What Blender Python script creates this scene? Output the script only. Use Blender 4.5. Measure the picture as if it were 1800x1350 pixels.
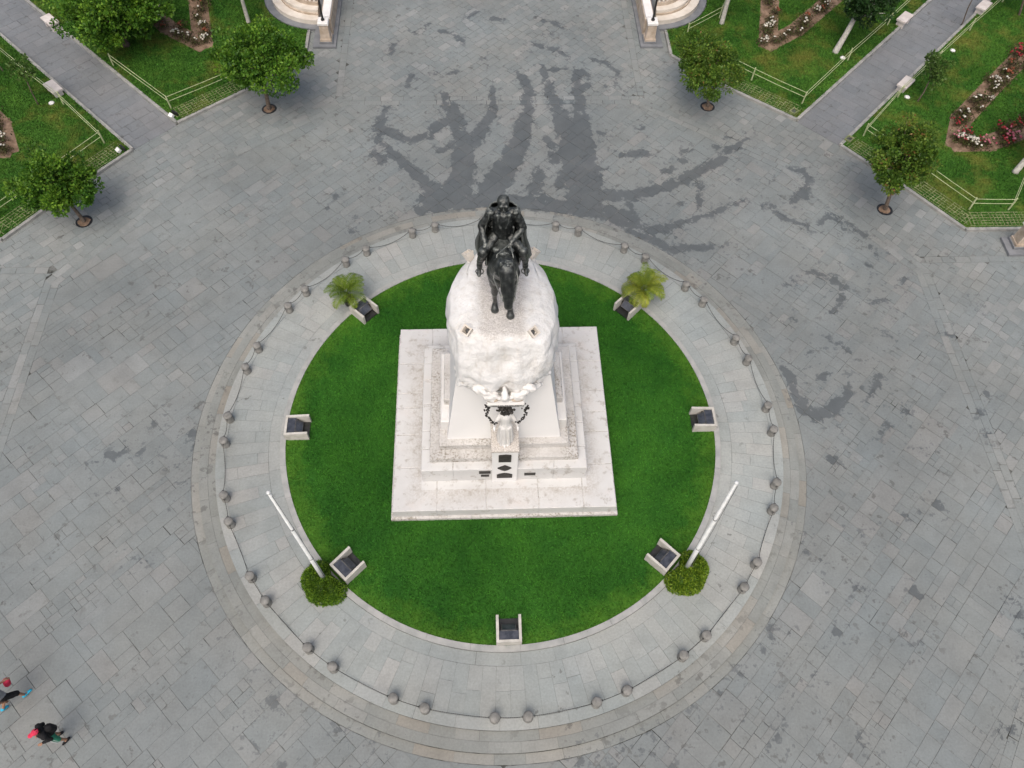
import bpy, bmesh, math, random
import numpy as np
from mathutils import Vector, Matrix

for o in list(bpy.data.objects):
    bpy.data.objects.remove(o)
SC = bpy.context.scene
COL = SC.collection

# ------------------------------------------------------------------ camera
CAM = np.array([-0.708, -13.297, 25.55]); FPX = 1355.27
PITCH, YAW, ROLL = 1.02993, 0.0757, 0.04689
_F = np.array([math.sin(YAW)*math.cos(PITCH), math.cos(YAW)*math.cos(PITCH), -math.sin(PITCH)])
_R0 = np.array([math.cos(YAW), -math.sin(YAW), 0.0]); _U0 = np.cross(_R0, _F)
_R = _R0*math.cos(ROLL)+_U0*math.sin(ROLL); _U = -_R0*math.sin(ROLL)+_U0*math.cos(ROLL)
cd = bpy.data.cameras.new('camera'); cam = bpy.data.objects.new('camera', cd); COL.objects.link(cam)
cd.sensor_width = 36.0; cd.lens = 36.0*FPX/1800.0; cd.clip_end = 3000.0; cd.clip_start = 0.1
cam.matrix_world = Matrix(((_R[0], _U[0], -_F[0], CAM[0]), (_R[1], _U[1], -_F[1], CAM[1]),
                           (_R[2], _U[2], -_F[2], CAM[2]), (0, 0, 0, 1)))
SC.camera = cam

def at(px, py, z=0.0):
    """photo pixel -> point on the level z"""
    d = _F+_R*(px-900)/FPX-_U*(py-675)/FPX
    return CAM+d*((z-CAM[2])/d[2])

# ------------------------------------------------------------------ light
SUN_EL, SUN_AZ = math.radians(60), math.radians(195)   # azimuth: clockwise from +Y
w = bpy.data.worlds.new('World'); SC.world = w; w.use_nodes = True
nt = w.node_tree; nt.nodes.clear()
sky = nt.nodes.new('ShaderNodeTexSky'); sky.sky_type = 'NISHITA'; sky.sun_disc = False
sky.sun_elevation = SUN_EL; sky.sun_rotation = SUN_AZ
sky.air_density = 0.9; sky.dust_density = 7.5; sky.ozone_density = 0.5; sky.altitude = 100
bg = nt.nodes.new('ShaderNodeBackground'); bg.inputs['Strength'].default_value = 0.15
wo = nt.nodes.new('ShaderNodeOutputWorld')
nt.links.new(sky.outputs[0], bg.inputs[0]); nt.links.new(bg.outputs[0], wo.inputs[0])
sl = bpy.data.lights.new('sun', 'SUN'); sl.energy = 1.4; sl.angle = math.radians(60); sl.color = (1, 0.99, 0.975)
so = bpy.data.objects.new('sun', sl); COL.objects.link(so)
sdir = Vector((math.sin(SUN_AZ)*math.cos(SUN_EL), math.cos(SUN_AZ)*math.cos(SUN_EL), math.sin(SUN_EL)))
so.rotation_euler = sdir.to_track_quat('Z', 'Y').to_euler(); so.location = (0, 0, 60)
SC.view_settings.view_transform = 'Standard'; SC.view_settings.look = 'None'
SC.view_settings.exposure = 0.02; SC.view_settings.gamma = 1.0
SC.render.engine = 'CYCLES'; SC.render.resolution_x = 1024; SC.render.resolution_y = 768
SC.cycles.max_bounces = 6; SC.cycles.diffuse_bounces = 3; SC.cycles.transparent_max_bounces = 8

random.seed(7); RNG = np.random.default_rng(11)
R = random.random
def U(a, b): return a+(b-a)*random.random()

# ------------------------------------------------------------------ materials
class NT:
    def __init__(s, name):
        s.m = bpy.data.materials.new(name); s.m.use_nodes = True; s.t = s.m.node_tree
        s.b = s.t.nodes['Principled BSDF']; s._pos = None
    def n(s, kind, **kw):
        x = s.t.nodes.new(kind)
        for k, v in kw.items(): setattr(x, k, v)
        return x
    def l(s, a, b): s.t.links.new(a, b)
    def pos(s):
        if s._pos is None: s._pos = s.n('ShaderNodeNewGeometry').outputs['Position']
        return s._pos
    def noise(s, scale, detail=3, rough=0.55, vec=None, dist=0.0):
        x = s.n('ShaderNodeTexNoise'); x.inputs['Scale'].default_value = scale
        x.inputs['Detail'].default_value = detail; x.inputs['Roughness'].default_value = rough
        x.inputs['Distortion'].default_value = dist
        s.l(vec or s.pos(), x.inputs['Vector']); return x.outputs['Fac']
    def ramp(s, fac, stops, interp='LINEAR'):
        x = s.n('ShaderNodeValToRGB'); x.color_ramp.interpolation = interp; e = x.color_ramp.elements
        while len(e) < len(stops): e.new(0.5)
        for el, (p, c) in zip(e, stops):
            el.position = p; el.color = (*c, 1) if isinstance(c, tuple) else (c, c, c, 1)
        s.l(fac, x.inputs['Fac']); return x.outputs['Color']
    def math(s, op, a, b=None, c=None, clamp=False):
        x = s.n('ShaderNodeMath', operation=op); x.use_clamp = clamp
        for i, v in enumerate((a, b, c)):
            if v is None: continue
            if isinstance(v, (int, float)): x.inputs[i].default_value = v
            else: s.l(v, x.inputs[i])
        return x.outputs[0]
    def mix(s, fac, a, b, mode='MIX'):
        x = s.n('ShaderNodeMix', data_type='RGBA', blend_type=mode)
        for sock, v in ((x.inputs[0], fac), (x.inputs[6], a), (x.inputs[7], b)):
            if isinstance(v, (int, float)): sock.default_value = v
            elif isinstance(v, tuple): sock.default_value = (*v, 1)
            else: s.l(v, sock)
        return x.outputs[2]
    def attr(s, name): 
        return s.n('ShaderNodeAttribute', attribute_name=name).outputs['Fac']
    def attrc(s, name):
        return s.n('ShaderNodeAttribute', attribute_name=name).outputs['Color']
    def bump(s, h, strength=0.3, dist=0.02):
        x = s.n('ShaderNodeBump'); x.inputs['Strength'].default_value = strength; x.inputs['Distance'].default_value = dist
        s.l(h, x.inputs['Height']); s.l(x.outputs[0], s.b.inputs['Normal'])
    def out(s, col=None, rough=0.7, spec=0.3, metal=0.0):
        if col is not None:
            if isinstance(col, tuple): s.b.inputs['Base Color'].default_value = (*col, 1)
            else: s.l(col, s.b.inputs['Base Color'])
        if isinstance(rough, (int, float)): s.b.inputs['Roughness'].default_value = rough
        else: s.l(rough, s.b.inputs['Roughness'])
        s.b.inputs['Specular IOR Level'].default_value = spec; s.b.inputs['Metallic'].default_value = metal
        return s.m

def simple(name, c1, c2, scale=4.0, rough=0.7, spec=0.3, metal=0.0, detail=4, bump=0.0, lo=0.35, hi=0.65):
    t = NT(name); f = t.noise(scale, detail)
    col = t.ramp(f, [(lo, c1), (hi, c2)])
    if bump: t.bump(t.noise(scale*3, 3), bump, 0.02)
    return t.out(col, rough, spec, metal)

def paving_mat(name, stops, wet=True, blotch=0.597, sat=1.0):
    t = NT(name); rnd = t.attr('rnd')
    base = t.ramp(rnd, stops)
    big = t.ramp(t.noise(0.16, 3), [(0.3, 0.80), (0.7, 1.08)])
    hue = t.ramp(t.noise(0.35, 2), [(0.3, (0.97, 1.0, 1.02)), (0.7, (1.02, 1.0, 0.975))])
    mid = t.ramp(t.noise(1.7, 6, 0.6), [(0.25, 0.86), (0.5, 1.0), (0.8, 1.1)])
    fine = t.ramp(t.noise(14, 5, 0.65), [(0.25, 0.84), (0.55, 1.0), (0.8, 1.12)])
    col = t.mix(1.0, base, big, 'MULTIPLY'); col = t.mix(1.0, col, hue, 'MULTIPLY')
    col = t.mix(1.0, col, mid, 'MULTIPLY'); col = t.mix(1.0, col, fine, 'MULTIPLY')
    # dirt spots and pale lime spots
    sp = t.noise(2.6, 8, 0.62)
    area = t.ramp(t.noise(0.22, 2), [(0.42, 0.05), (0.60, 1.0)])
    dirt = t.math('MULTIPLY', t.ramp(sp, [(blotch, 0.0), (blotch+0.035, 1.0)]), area)
    col = t.mix(t.math('MULTIPLY', dirt, 0.62), col, (0.075, 0.075, 0.068))
    pale = t.ramp(t.noise(7.3, 5, 0.6), [(0.70, 0.0), (0.76, 1.0)])
    col = t.mix(t.math('MULTIPLY', pale, 0.35), col, (0.46, 0.46, 0.44))
    if wet:
        d = t.attr('wet')
        nz = t.math('SUBTRACT', t.noise(2.3, 9, 0.68), 0.5)
        nf = t.math('SUBTRACT', t.noise(9.0, 4, 0.6), 0.5)
        d = t.math('ADD', d, t.math('MULTIPLY', nz, 0.85))
        d = t.math('ADD', d, t.math('MULTIPLY', nf, 0.20))
        isl = t.math('MULTIPLY', t.math('SUBTRACT', t.noise(1.5, 7, 0.66), .57, clamp=True), 4.5)
        d0 = d; d = t.math('ADD', d, isl)
        d = t.math('ADD', d, t.math('MULTIPLY', t.math('SUBTRACT', rnd, 0.5), 0.16))
        m = t.math('SUBTRACT', 0.5, t.math('MULTIPLY', d, 28.0), clamp=True)
        spk = t.math('SUBTRACT', t.math('SUBTRACT', t.noise(3.4, 8, 0.7), .535), t.math('MULTIPLY', t.math('MAXIMUM', d0, 0.0), .10))
        spk = t.math('MULTIPLY', t.math('MULTIPLY', spk, 30.0, clamp=True), t.math('LESS_THAN', d0, 1.2))
        m = t.math('MAXIMUM', m, t.math('MULTIPLY', spk, .75))
        tone = t.ramp(t.noise(0.9, 5, 0.6), [(0.3, (0.44, 0.46, 0.48)), (0.7, (0.60, 0.615, 0.63))])
        dark = t.mix(1.0, col, tone, 'MULTIPLY')
        dark = t.mix(0.3, dark, (0.115, 0.123, 0.127))
        col = t.mix(m, col, dark)
        rough = t.math('SUBTRACT', 0.62, t.math('MULTIPLY', m, 0.17))
    else:
        rough = 0.75
    t.bump(t.noise(20, 5, 0.6), 0.2, 0.012)
    return t.out(col, rough, 0.5)

M = {}
M['paver'] = paving_mat('grey_paving_stone', [(0.0, (.182, .202, .200)), (.25, (.192, .211, .207)), (.6, (.198, .215, .210)),
                                              (.88, (.205, .219, .213)), (.97, (.214, .221, .213)), (1.0, (.230, .242, .235))])
M['paver2'] = paving_mat('pale_paving_stone', [(0.0, (.192, .212, .208)), (.4, (.207, .225, .219)), (.75, (.219, .234, .226)),
                                               (.95, (.236, .245, .236)), (1.0, (.266, .277, .268))])
M['path'] = paving_mat('blue_grey_path_slab', [(0.0, (.168, .180, .189)), (.6, (.178, .189, .198)), (1.0, (.192, .2, .208))], wet=False)
M['ring'] = paving_mat('light_grey_ring_slab', [(0.0, (.275, .300, .290)), (.5, (.294, .315, .303)), (.9, (.312, .326, .312)), (1.0, (.330, .336, .320))], wet=False, blotch=0.64)
M['step'] = paving_mat('beige_step_stone', [(0.0, (.208, .220, .205)), (.5, (.236, .246, .229)), (.85, (.262, .266, .245)), (.96, (.238, .224, .19)), (1.0, (.30, .308, .288))], wet=True, blotch=0.575)
t = NT('joint_mortar'); f = t.noise(0.9, 6, 0.65)
M['mortar'] = t.out(t.ramp(f, [(0.37, (.030, .031, .028)), (0.44, (.085, .088, .08)), (0.54, (.19, .198, .19))]), 0.95, 0.1)
t = NT('surrounding_paving'); bk = t.n('ShaderNodeTexBrick'); mp = t.n('ShaderNodeMapping'); mp.inputs['Rotation'].default_value = (0, 0, math.radians(45))
t.l(t.pos(), mp.inputs[0]); t.l(mp.outputs[0], bk.inputs['Vector']); bk.inputs['Scale'].default_value = 1.4
bk.inputs['Color1'].default_value = (.25, .26, .255, 1); bk.inputs['Color2'].default_value = (.29, .29, .28, 1); bk.inputs['Mortar'].default_value = (.1, .1, .1, 1)
bk.inputs['Mortar Size'].default_value = 0.012
M['far'] = t.out(bk.outputs['Color'], 0.8, 0.3)

def grass_mat(name, stops, dry, edge=None):
    t = NT(name); f = t.noise(0.8, 6, 0.6); col = t.ramp(f, stops)
    col = t.mix(1.0, col, t.ramp(t.noise(0.28, 3, .5), [(0.32, (.72, .80, .72)), (0.68, (1.3, 1.2, 1.25))]), 'MULTIPLY')
    r = t.attr('rnd'); col = t.mix(1.0, col, t.ramp(r, [(0, 0.42), (0.5, 1.0), (1, 1.75)]), 'MULTIPLY')
    if edge is not None:   # the worn, drier rim of the round lawn
        ln = t.n('ShaderNodeVectorMath', operation='LENGTH')
        mu = t.n('ShaderNodeVectorMath', operation='MULTIPLY'); mu.inputs[1].default_value = (1, 1, 0)
        t.l(t.pos(), mu.inputs[0]); t.l(mu.outputs[0], ln.inputs[0])
        e = t.math('ADD', ln.outputs['Value'], t.math('MULTIPLY', t.noise(1.6, 5, 0.65), 2.2))
        col = t.mix(t.ramp(t.math('MULTIPLY', t.math('SUBTRACT', e, edge), 0.6), [(0, 0.0), (1, 0.75)]), col, dry)
    else:
        col = t.mix(t.ramp(t.noise(0.45, 5, 0.65), [(0.5, 0.0), (0.68, 0.85)]), col, dry)
    return t.out(col, 0.75, 0.15)
M['grass'] = grass_mat('lawn_grass', [(0.3, (.020, .098, .010)), (0.7, (.038, .145, .013))], (.105, .215, .020), 8.15)
M['grass2'] = grass_mat('garden_grass', [(0.3, (.028, .096, .012)), (0.7, (.058, .145, .018))], (.14, .15, .03))
M['soil'] = simple('brown_soil', (.14, .095, .065), (.27, .19, .135), 3.0, 0.95, 0.1, bump=0.6)
M['kerb'] = simple('grey_kerb_stone', (.22, .225, .215), (.34, .335, .315), 2.5, 0.8, bump=0.1)
M['lawnkerb'] = simple('pale_kerb_stone', (.27, .28, .268), (.36, .36, .345), 2.5, 0.8, bump=0.1)
M['lattice'] = simple('turf_grid_concrete', (.14, .175, .07), (.25, .27, .14), 3.0, 0.9)
M['bollard'] = simple('bollard_stone', (.15, .15, .138), (.24, .236, .22), 6, 0.75, bump=0.15)
M['chain'] = simple('chain_iron', (.035, .036, .034), (.07, .07, .066), 8, 0.5, 0.5, 0.6)
t = NT('white_granite')
col = t.ramp(t.noise(0.9, 6, 0.6), [(0.3, (.61, .60, .57)), (0.7, (.70, .69, .67))])
col = t.mix(t.ramp(t.noise(2.2, 8, 0.68), [(0.56, 0.0), (0.72, 0.6)]), col, (.55, .52, .47))
mp = t.n('ShaderNodeMapping'); mp.inputs['Scale'].default_value = (5, 5, 0.35); t.l(t.pos(), mp.inputs[0])
col = t.mix(t.ramp(t.noise(1.0, 4, 0.6, mp.outputs[0]), [(0.52, 0.0), (0.75, 0.5)]), col, (.56, .535, .49))
t.bump(t.noise(5, 6, 0.6), 0.35, 0.03); M['white'] = t.out(col, 0.7, 0.3)
t = NT('crown_granite')
col = t.ramp(t.noise(0.9, 6, 0.6), [(0.3, (.66, .66, .64)), (0.7, (.76, .76, .745))])
mp = t.n('ShaderNodeMapping'); mp.inputs['Scale'].default_value = (5, 5, 0.35); t.l(t.pos(), mp.inputs[0])
col = t.mix(t.ramp(t.noise(1.0, 4, 0.6, mp.outputs[0]), [(0.50, 0.0), (0.72, 0.55)]), col, (.54, .51, .465))
sx = t.n('ShaderNodeSeparateXYZ'); t.l(t.pos(), sx.inputs[0])
ax = t.math('ABSOLUTE', t.math('ADD', sx.outputs[0], .1)); wob = t.math('MULTIPLY', t.math('SUBTRACT', t.noise(2.5, 6, 0.65), .5), .7)
m1 = t.math('MULTIPLY', t.math('SUBTRACT', .74, t.math('ADD', ax, t.math('MULTIPLY', wob, .6))), 4.5, clamp=True)
m2 = t.math('MULTIPLY', t.math('SUBTRACT', t.math('ADD', sx.outputs[1], wob), -1.55), 4.0, clamp=True)
m3 = t.math('MULTIPLY', t.math('SUBTRACT', sx.outputs[2], 8.0), 8.0, clamp=True)
mm = t.math('MULTIPLY', t.math('MULTIPLY', m1, m2), m3)
lich = t.ramp(t.noise(24, 6, 0.75), [(0.36, (.33, .305, .275)), (0.5, (.52, .495, .46)), (0.64, (.69, .67, .64))])
col = t.mix(t.math('MULTIPLY', mm, .92), col, lich)
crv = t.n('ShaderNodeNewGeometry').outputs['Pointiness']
col = t.mix(t.ramp(crv, [(0.45, 0.8), (0.49, 0.0)]), col, (.38, .35, .30))  # concave creases darkened in the colour, as painted shade
col = t.mix(t.ramp(t.noise(1.6, 7, .7), [(0.52, 0.0), (0.68, 0.5)]), col, (.50, .48, .44))
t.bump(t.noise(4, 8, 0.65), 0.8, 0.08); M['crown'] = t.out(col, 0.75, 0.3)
t = NT('plain_white_granite')
col = t.ramp(t.noise(0.7, 4, 0.5), [(0.3, (.72, .715, .70)), (0.7, (.77, .765, .75))]); M['smooth'] = t.out(col, 0.6, 0.3)
t = NT('weathered_granite')
col = t.ramp(t.noise(1.1, 5, 0.6), [(0.3, (.48, .465, .44)), (0.7, (.58, .57, .55))])
sp = t.noise(13, 7, 0.75); ar = t.ramp(t.noise(0.75, 4, 0.6), [(0.42, 0.15), (0.60, 0.9)])
col = t.mix(t.math('MULTIPLY', t.ramp(sp, [(0.47, 0.0), (0.60, 1.0)]), ar), col, (.20, .175, .135))
col = t.mix(t.ramp(t.noise(40, 2), [(0.60, 0.0), (0.72, 0.5)]), col, (.25, .22, .18))
t.bump(t.noise(18, 5), 0.3, 0.015); M['weathered'] = t.out(col, 0.85, 0.2)
t = NT('slab_granite')
col = t.ramp(t.noise(0.6, 5, 0.6), [(0.3, (.50, .495, .48)), (0.7, (.60, .60, .585))])
col = t.mix(t.ramp(t.noise(3.0, 8, 0.72), [(0.54, 0.0), (0.63, 0.7)]), col, (.33, .305, .27))
sx = t.n('ShaderNodeSeparateXYZ'); t.l(t.pos(), sx.inputs[0])
cr = t.math('MAXIMUM', t.math('ABSOLUTE', sx.outputs[0]), t.math('ABSOLUTE', t.math('SUBTRACT', sx.outputs[1], .1)))
nr = t.ramp(t.math('ADD', cr, t.math('MULTIPLY', t.noise(1.3, 5, .65), 1.6)), [(0.0, 1.0), (1.0, 0.0)])
gr = t.math('SUBTRACT', 4.35, t.math('ADD', cr, t.math('MULTIPLY', t.noise(1.3, 6, .7), 1.7)), clamp=True)
gr = t.math('MULTIPLY', gr, t.math('GREATER_THAN', cr, 2.85))
col = t.mix(t.math('MULTIPLY', gr, t.ramp(t.noise(15, 6, .75), [(0.42, 0.15), (0.58, 0.95)])), col, (.36, .325, .28))
col = t.mix(t.ramp(t.noise(1.1, 5, 0.6), [(0.54, 0.0), (0.72, 0.3)]), col, (.60, .53, .48))
t.bump(t.noise(12, 5), 0.2, 0.012); M['slab'] = t.out(col, 0.75, 0.25)
t = NT('lichen_granite')
col = t.ramp(t.noise(26, 6, 0.75), [(0.36, (.33, .30, .26)), (0.5, (.52, .485, .44)), (0.64, (.70, .67, .63))])
t.bump(t.noise(30, 5), 0.4, 0.012); M['lichen'] = t.out(col, 0.9, 0.15)
t = NT('dark_bronze')
col = t.ramp(t.noise(5, 7, 0.7), [(0.35, (.007, .008, .008)), (0.55, (.015, .018, .018)), (0.70, (.035, .041, .04))])
col = t.mix(t.ramp(t.noise(9, 6, 0.7), [(0.62, 0.0), (0.72, 0.35)]), col, (.20, .22, .20))
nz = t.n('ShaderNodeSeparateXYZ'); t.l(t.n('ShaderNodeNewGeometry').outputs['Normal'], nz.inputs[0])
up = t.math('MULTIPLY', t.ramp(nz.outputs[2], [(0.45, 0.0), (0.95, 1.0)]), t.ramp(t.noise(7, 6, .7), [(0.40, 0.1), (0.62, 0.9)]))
col = t.mix(t.math('MULTIPLY', up, .42), col, (.27, .295, .275))  # pale patina on upward faces, also painting in sky highlights
crv = t.n('ShaderNodeNewGeometry').outputs['Pointiness']
col = t.mix(t.ramp(crv, [(0.51, 0.0), (0.56, 0.5)]), col, (.26, .28, .26))  # convex edges and folds tinted pale as painted highlights
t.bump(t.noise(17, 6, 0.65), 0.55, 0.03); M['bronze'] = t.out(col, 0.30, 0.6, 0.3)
M['blackmetal'] = simple('black_metal', (.010, .010, .010), (.025, .025, .025), 8, 0.45, 0.5)
M['plaque'] = simple('dark_bronze_plaque', (.014, .013, .011), (.05, .045, .04), 12, 0.5, 0.5, 0.4)
M['boxstone'] = simple('cast_stone', (.40, .385, .345), (.52, .505, .46), 4, 0.8, bump=0.1)
M['glass'] = simple('dark_lamp_glass', (.03, .035, .045), (.07, .075, .09), 6, 0.12, 0.6)
M['lampgrey'] = simple('lamp_housing_grey', (.05, .05, .05), (.12, .12, .12), 9, 0.5)
M['pole'] = simple('white_painted_pole', (.55, .57, .56), (.66, .68, .67), 3, 0.4, 0.5)
M['cream'] = simple('cream_stone', (.55, .50, .43), (.68, .64, .575), 1.6, 0.8, bump=0.15)
M['creamdark'] = simple('brown_cream_stone', (.36, .29, .22), (.52, .44, .36), 3, 0.85, bump=0.2)
M['coping'] = simple('white_coping', (.70, .685, .655), (.78, .77, .75), 3, 0.7)
M['darkslab'] = simple('blue_grey_plinth', (.15, .16, .17), (.21, .218, .228), 2, 0.7)
M['bench'] = simple('bench_stone', (.50, .455, .43), (.62, .58, .55), 3, 0.8)
M['fence'] = simple('pale_green_fence_paint', (.33, .38, .20), (.48, .52, .31), 5, 0.6)
M['whitelamp'] = simple('white_ground_lamp', (.62, .63, .60), (.78, .78, .76), 5, 0.5)
M['bark'] = simple('tree_bark', (.085, .065, .05), (.17, .135, .105), 9, 0.9, bump=0.5)
M['whitebark'] = simple('whitewashed_bark', (.36, .35, .31), (.52, .51, .46), 9, 0.9, bump=0.3)
def leaf_mat(name, stops, spec=0.3):
    t = NT(name); col = t.ramp(t.attr('rnd'), stops)
    col = t.mix(1.0, col, t.ramp(t.noise(1.3, 3), [(0.3, 0.75), (0.7, 1.2)]), 'MULTIPLY')
    t.b.inputs['Transmission Weight'].default_value = 0.0
    m = t.out(col, 0.5, spec)
    tr = t.n('ShaderNodeBsdfTranslucent'); ms = t.n('ShaderNodeMixShader'); ms.inputs[0].default_value = 0.3
    t.l(col, tr.inputs['Color']); o = t.t.nodes['Material Output']
    t.l(t.b.outputs[0], ms.inputs[1]); t.l(tr.outputs[0], ms.inputs[2]); t.l(ms.outputs[0], o.inputs['Surface'])
    return m
M['leaf'] = leaf_mat('green_leaf', [(0, (.030, .095, .010)), (.5, (.082, .195, .018)), (1, (.19, .33, .030))])
M['leaf2'] = leaf_mat('olive_leaf', [(0, (.036, .088, .012)), (.5, (.088, .170, .020)), (.94, (.17, .25, .032)), (1, (.24, .14, .045))])
M['leaf3'] = leaf_mat('dark_leaf', [(0, (.012, .038, .010)), (.6, (.026, .068, .016)), (1, (.055, .125, .024))])
M['leaf4'] = leaf_mat('light_leaf', [(0, (.05, .10, .02)), (.6, (.085, .16, .03)), (1, (.15, .24, .05))])
M['palm'] = leaf_mat('palm_leaf', [(0, (.06, .12, .012)), (.5, (.16, .23, .022)), (1, (.34, .36, .05))])
M['bush'] = leaf_mat('bush_leaf', [(0, (.045, .11, .010)), (.5, (.12, .225, .018)), (1, (.25, .34, .03))])
M['twig'] = leaf_mat('rose_leaf', [(0, (.05, .045, .02)), (.5, (.10, .075, .035)), (1, (.09, .13, .03))])
M['red'] = leaf_mat('red_petal', [(0, (.20, .015, .02)), (1, (.42, .05, .06))])
M['pink'] = leaf_mat('pink_petal', [(0, (.50, .10, .15)), (1, (.72, .30, .36))])
M['whitepetal'] = leaf_mat('white_petal', [(0, (.62, .58, .48)), (1, (.80, .78, .70))])
M['rust'] = leaf_mat('rust_petal', [(0, (.20, .06, .03)), (1, (.36, .13, .07))])
M['skin'] = simple('skin', (.26, .14, .085), (.32, .18, .115), 8, 0.55)
def cloth(n, c, k=1.25): return simple(n, c, tuple(min(1, v*k) for v in c), 14, 0.85, 0.2)
M['greyshirt'] = cloth('grey_jersey', (.22, .23, .24)); M['blackcloth'] = cloth('black_cloth', (.010, .010, .011), 1.8)
M['blueshoe'] = cloth('blue_shoe', (.03, .34, .50)); M['greencloth'] = cloth('green_cloth', (.03, .17, .105)); M['redcloth'] = cloth('red_cloth', (.50, .035, .075))
M['hair'] = cloth('black_hair', (.010, .008, .007)); M['whitecloth'] = cloth('white_cloth', (.6, .62, .6))

# ------------------------------------------------------------------ mesh helpers
class MB:
    def __init__(s): s.v = []; s.f = []; s.a = {}
    def add(s, verts, faces, **attrs):
        o = len(s.v); s.v += [tuple(map(float, p)) for p in verts]; s.f += [tuple(i+o for i in f) for f in faces]
        for k, val in attrs.items(): s.a.setdefault(k, {}).update({i+o: (val[i] if hasattr(val, '__len__') else val) for i in range(len(verts))})
        return s
    def box(s, x0, x1, y0, y1, z0, z1, **a):
        return s.prism([(x0, y0), (x1, y0), (x1, y1), (x0, y1)], z0, z1, **a)
    def prism(s, poly, z0, z1, bottom=True, top=None, **a):
        n = len(poly); top = top or poly
        v = [(x, y, z0) for x, y in poly]+[(x, y, z1) for x, y in top]
        f = [tuple(range(n, 2*n))]+[(i, (i+1) % n, n+(i+1) % n, n+i) for i in range(n)]
        if bottom: f.append(tuple(range(n-1, -1, -1)))
        return s.add(v, f, **a)
    def lathe(s, prof, c=(0, 0, 0), n=16, **a):
        v = []; f = []
        for r, z in prof:
            for k in range(n):
                an = 2*math.pi*k/n; v.append((c[0]+r*math.cos(an), c[1]+r*math.sin(an), c[2]+z))
        m = len(prof)
        for i in range(m-1):
            for k in range(n):
                f.append((i*n+k, i*n+(k+1) % n, (i+1)*n+(k+1) % n, (i+1)*n+k))
        f.append(tuple(range(n-1, -1, -1))); f.append(tuple((m-1)*n+k for k in range(n)))
        return s.add(v, f, **a)
    def tube(s, pts, rad, n=8, **a):
        pts = [Vector(p) for p in pts]; m = len(pts)
        if not hasattr(rad, '__len__'): rad = [rad]*m
        v = []; f = []; up = None
        for i, p in enumerate(pts):
            d = (pts[min(i+1, m-1)]-pts[max(i-1, 0)]).normalized()
            if up is None: up = d.orthogonal().normalized()
            sx = (up-d*up.dot(d)); sx = sx.normalized() if sx.length > 1e-6 else d.orthogonal().normalized(); up = sx; sy = d.cross(sx)
            for k in range(n):
                an = 2*math.pi*k/n; v.append(p+(sx*math.cos(an)+sy*math.sin(an))*rad[i])
        for i in range(m-1):
            for k in range(n): f.append((i*n+k, i*n+(k+1) % n, (i+1)*n+(k+1) % n, (i+1)*n+k))
        f.append(tuple(range(n-1, -1, -1))); f.append(tuple((m-1)*n+k for k in range(n)))
        return s.add(v, f, **a)
    def ball(s, c, r, nu=10, nv=6, jit=0.0, **a):
        if not hasattr(r, '__len__'): r = (r, r, r)
        v = [(c[0], c[1], c[2]-r[2])]; f = []
        for i in range(1, nv):
            th = math.pi*i/nv-math.pi/2
            for k in range(nu):
                an = 2*math.pi*k/nu; q = 1+U(-jit, jit)
                v.append((c[0]+r[0]*q*math.cos(th)*math.cos(an), c[1]+r[1]*q*math.cos(th)*math.sin(an), c[2]+r[2]*q*math.sin(th)))
        v.append((c[0], c[1], c[2]+r[2])); last = len(v)-1
        for k in range(nu):
            f.append((0, 1+(k+1) % nu, 1+k)); f.append((last, last-nu+k, last-nu+(k+1) % nu))
        for i in range(nv-2):
            for k in range(nu): f.append((1+i*nu+k, 1+i*nu+(k+1) % nu, 1+(i+1)*nu+(k+1) % nu, 1+(i+1)*nu+k))
        return s.add(v, f, **a)
    def mesh(s, name, mat, smooth=False, origin=(0, 0, 0)):
        me = bpy.data.meshes.new(name); ox, oy, oz = origin
        me.from_pydata([(x-ox, y-oy, z-oz) for x, y, z in s.v], [], s.f)
        for k, d in s.a.items():
            at_ = me.attributes.new(k, 'FLOAT', 'POINT'); arr = np.zeros(len(s.v), np.float32)
            arr[list(d.keys())] = list(d.values()); at_.data.foreach_set('value', arr)
        me.materials.append(mat if not isinstance(mat, str) else M[mat])
        if smooth: me.polygons.foreach_set('use_smooth', [True]*len(me.polygons))
        me.update(); return me
    def build(s, name, mat, parent=None, smooth=False, loc=None):
        """parent: geometry is given in the parent's own frame"""
        return link(name, s.mesh(name, mat, smooth), parent, loc)

def link(name, me, parent=None, loc=None):
    o = bpy.data.objects.new(name, me); COL.objects.link(o)
    if parent: o.parent = parent
    if loc is not None: o.location = loc
    return o
def tag(o, label, cat, group=None):
    o['label'] = label; o['category'] = cat
    if group: o['group'] = group
    return o
def thing(name, loc, label, cat, group=None, rz=0.0):
    o = link(name, None, None, loc); o.rotation_euler = (0, 0, rz); o.empty_display_size = 0.2
    return tag(o, label, cat, group)
def struct(o): o['kind'] = 'structure'; return o
def stuff(o): o['kind'] = 'stuff'; return o
def np_mesh(name, V, Fq, mat, attrs=None, smooth=False):
    """V (n,3), Fq (m,k) fast mesh"""
    me = bpy.data.meshes.new(name); n, m, k = len(V), len(Fq), Fq.shape[1]
    me.vertices.add(n); me.vertices.foreach_set('co', V.astype(np.float32).ravel())
    me.loops.add(m*k); me.loops.foreach_set('vertex_index', Fq.astype(np.int32).ravel())
    me.polygons.add(m); me.polygons.foreach_set('loop_start', np.arange(0, m*k, k, dtype=np.int32))
    try: me.polygons.foreach_set('loop_total', np.full(m, k, dtype=np.int32))
    except Exception: pass
    for a, arr in (attrs or {}).items():
        x = me.attributes.new(a, 'FLOAT', 'POINT'); x.data.foreach_set('value', np.asarray(arr, np.float32))
    me.materials.append(M[mat]); me.update(calc_edges=True); me.validate()
    return me

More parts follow.
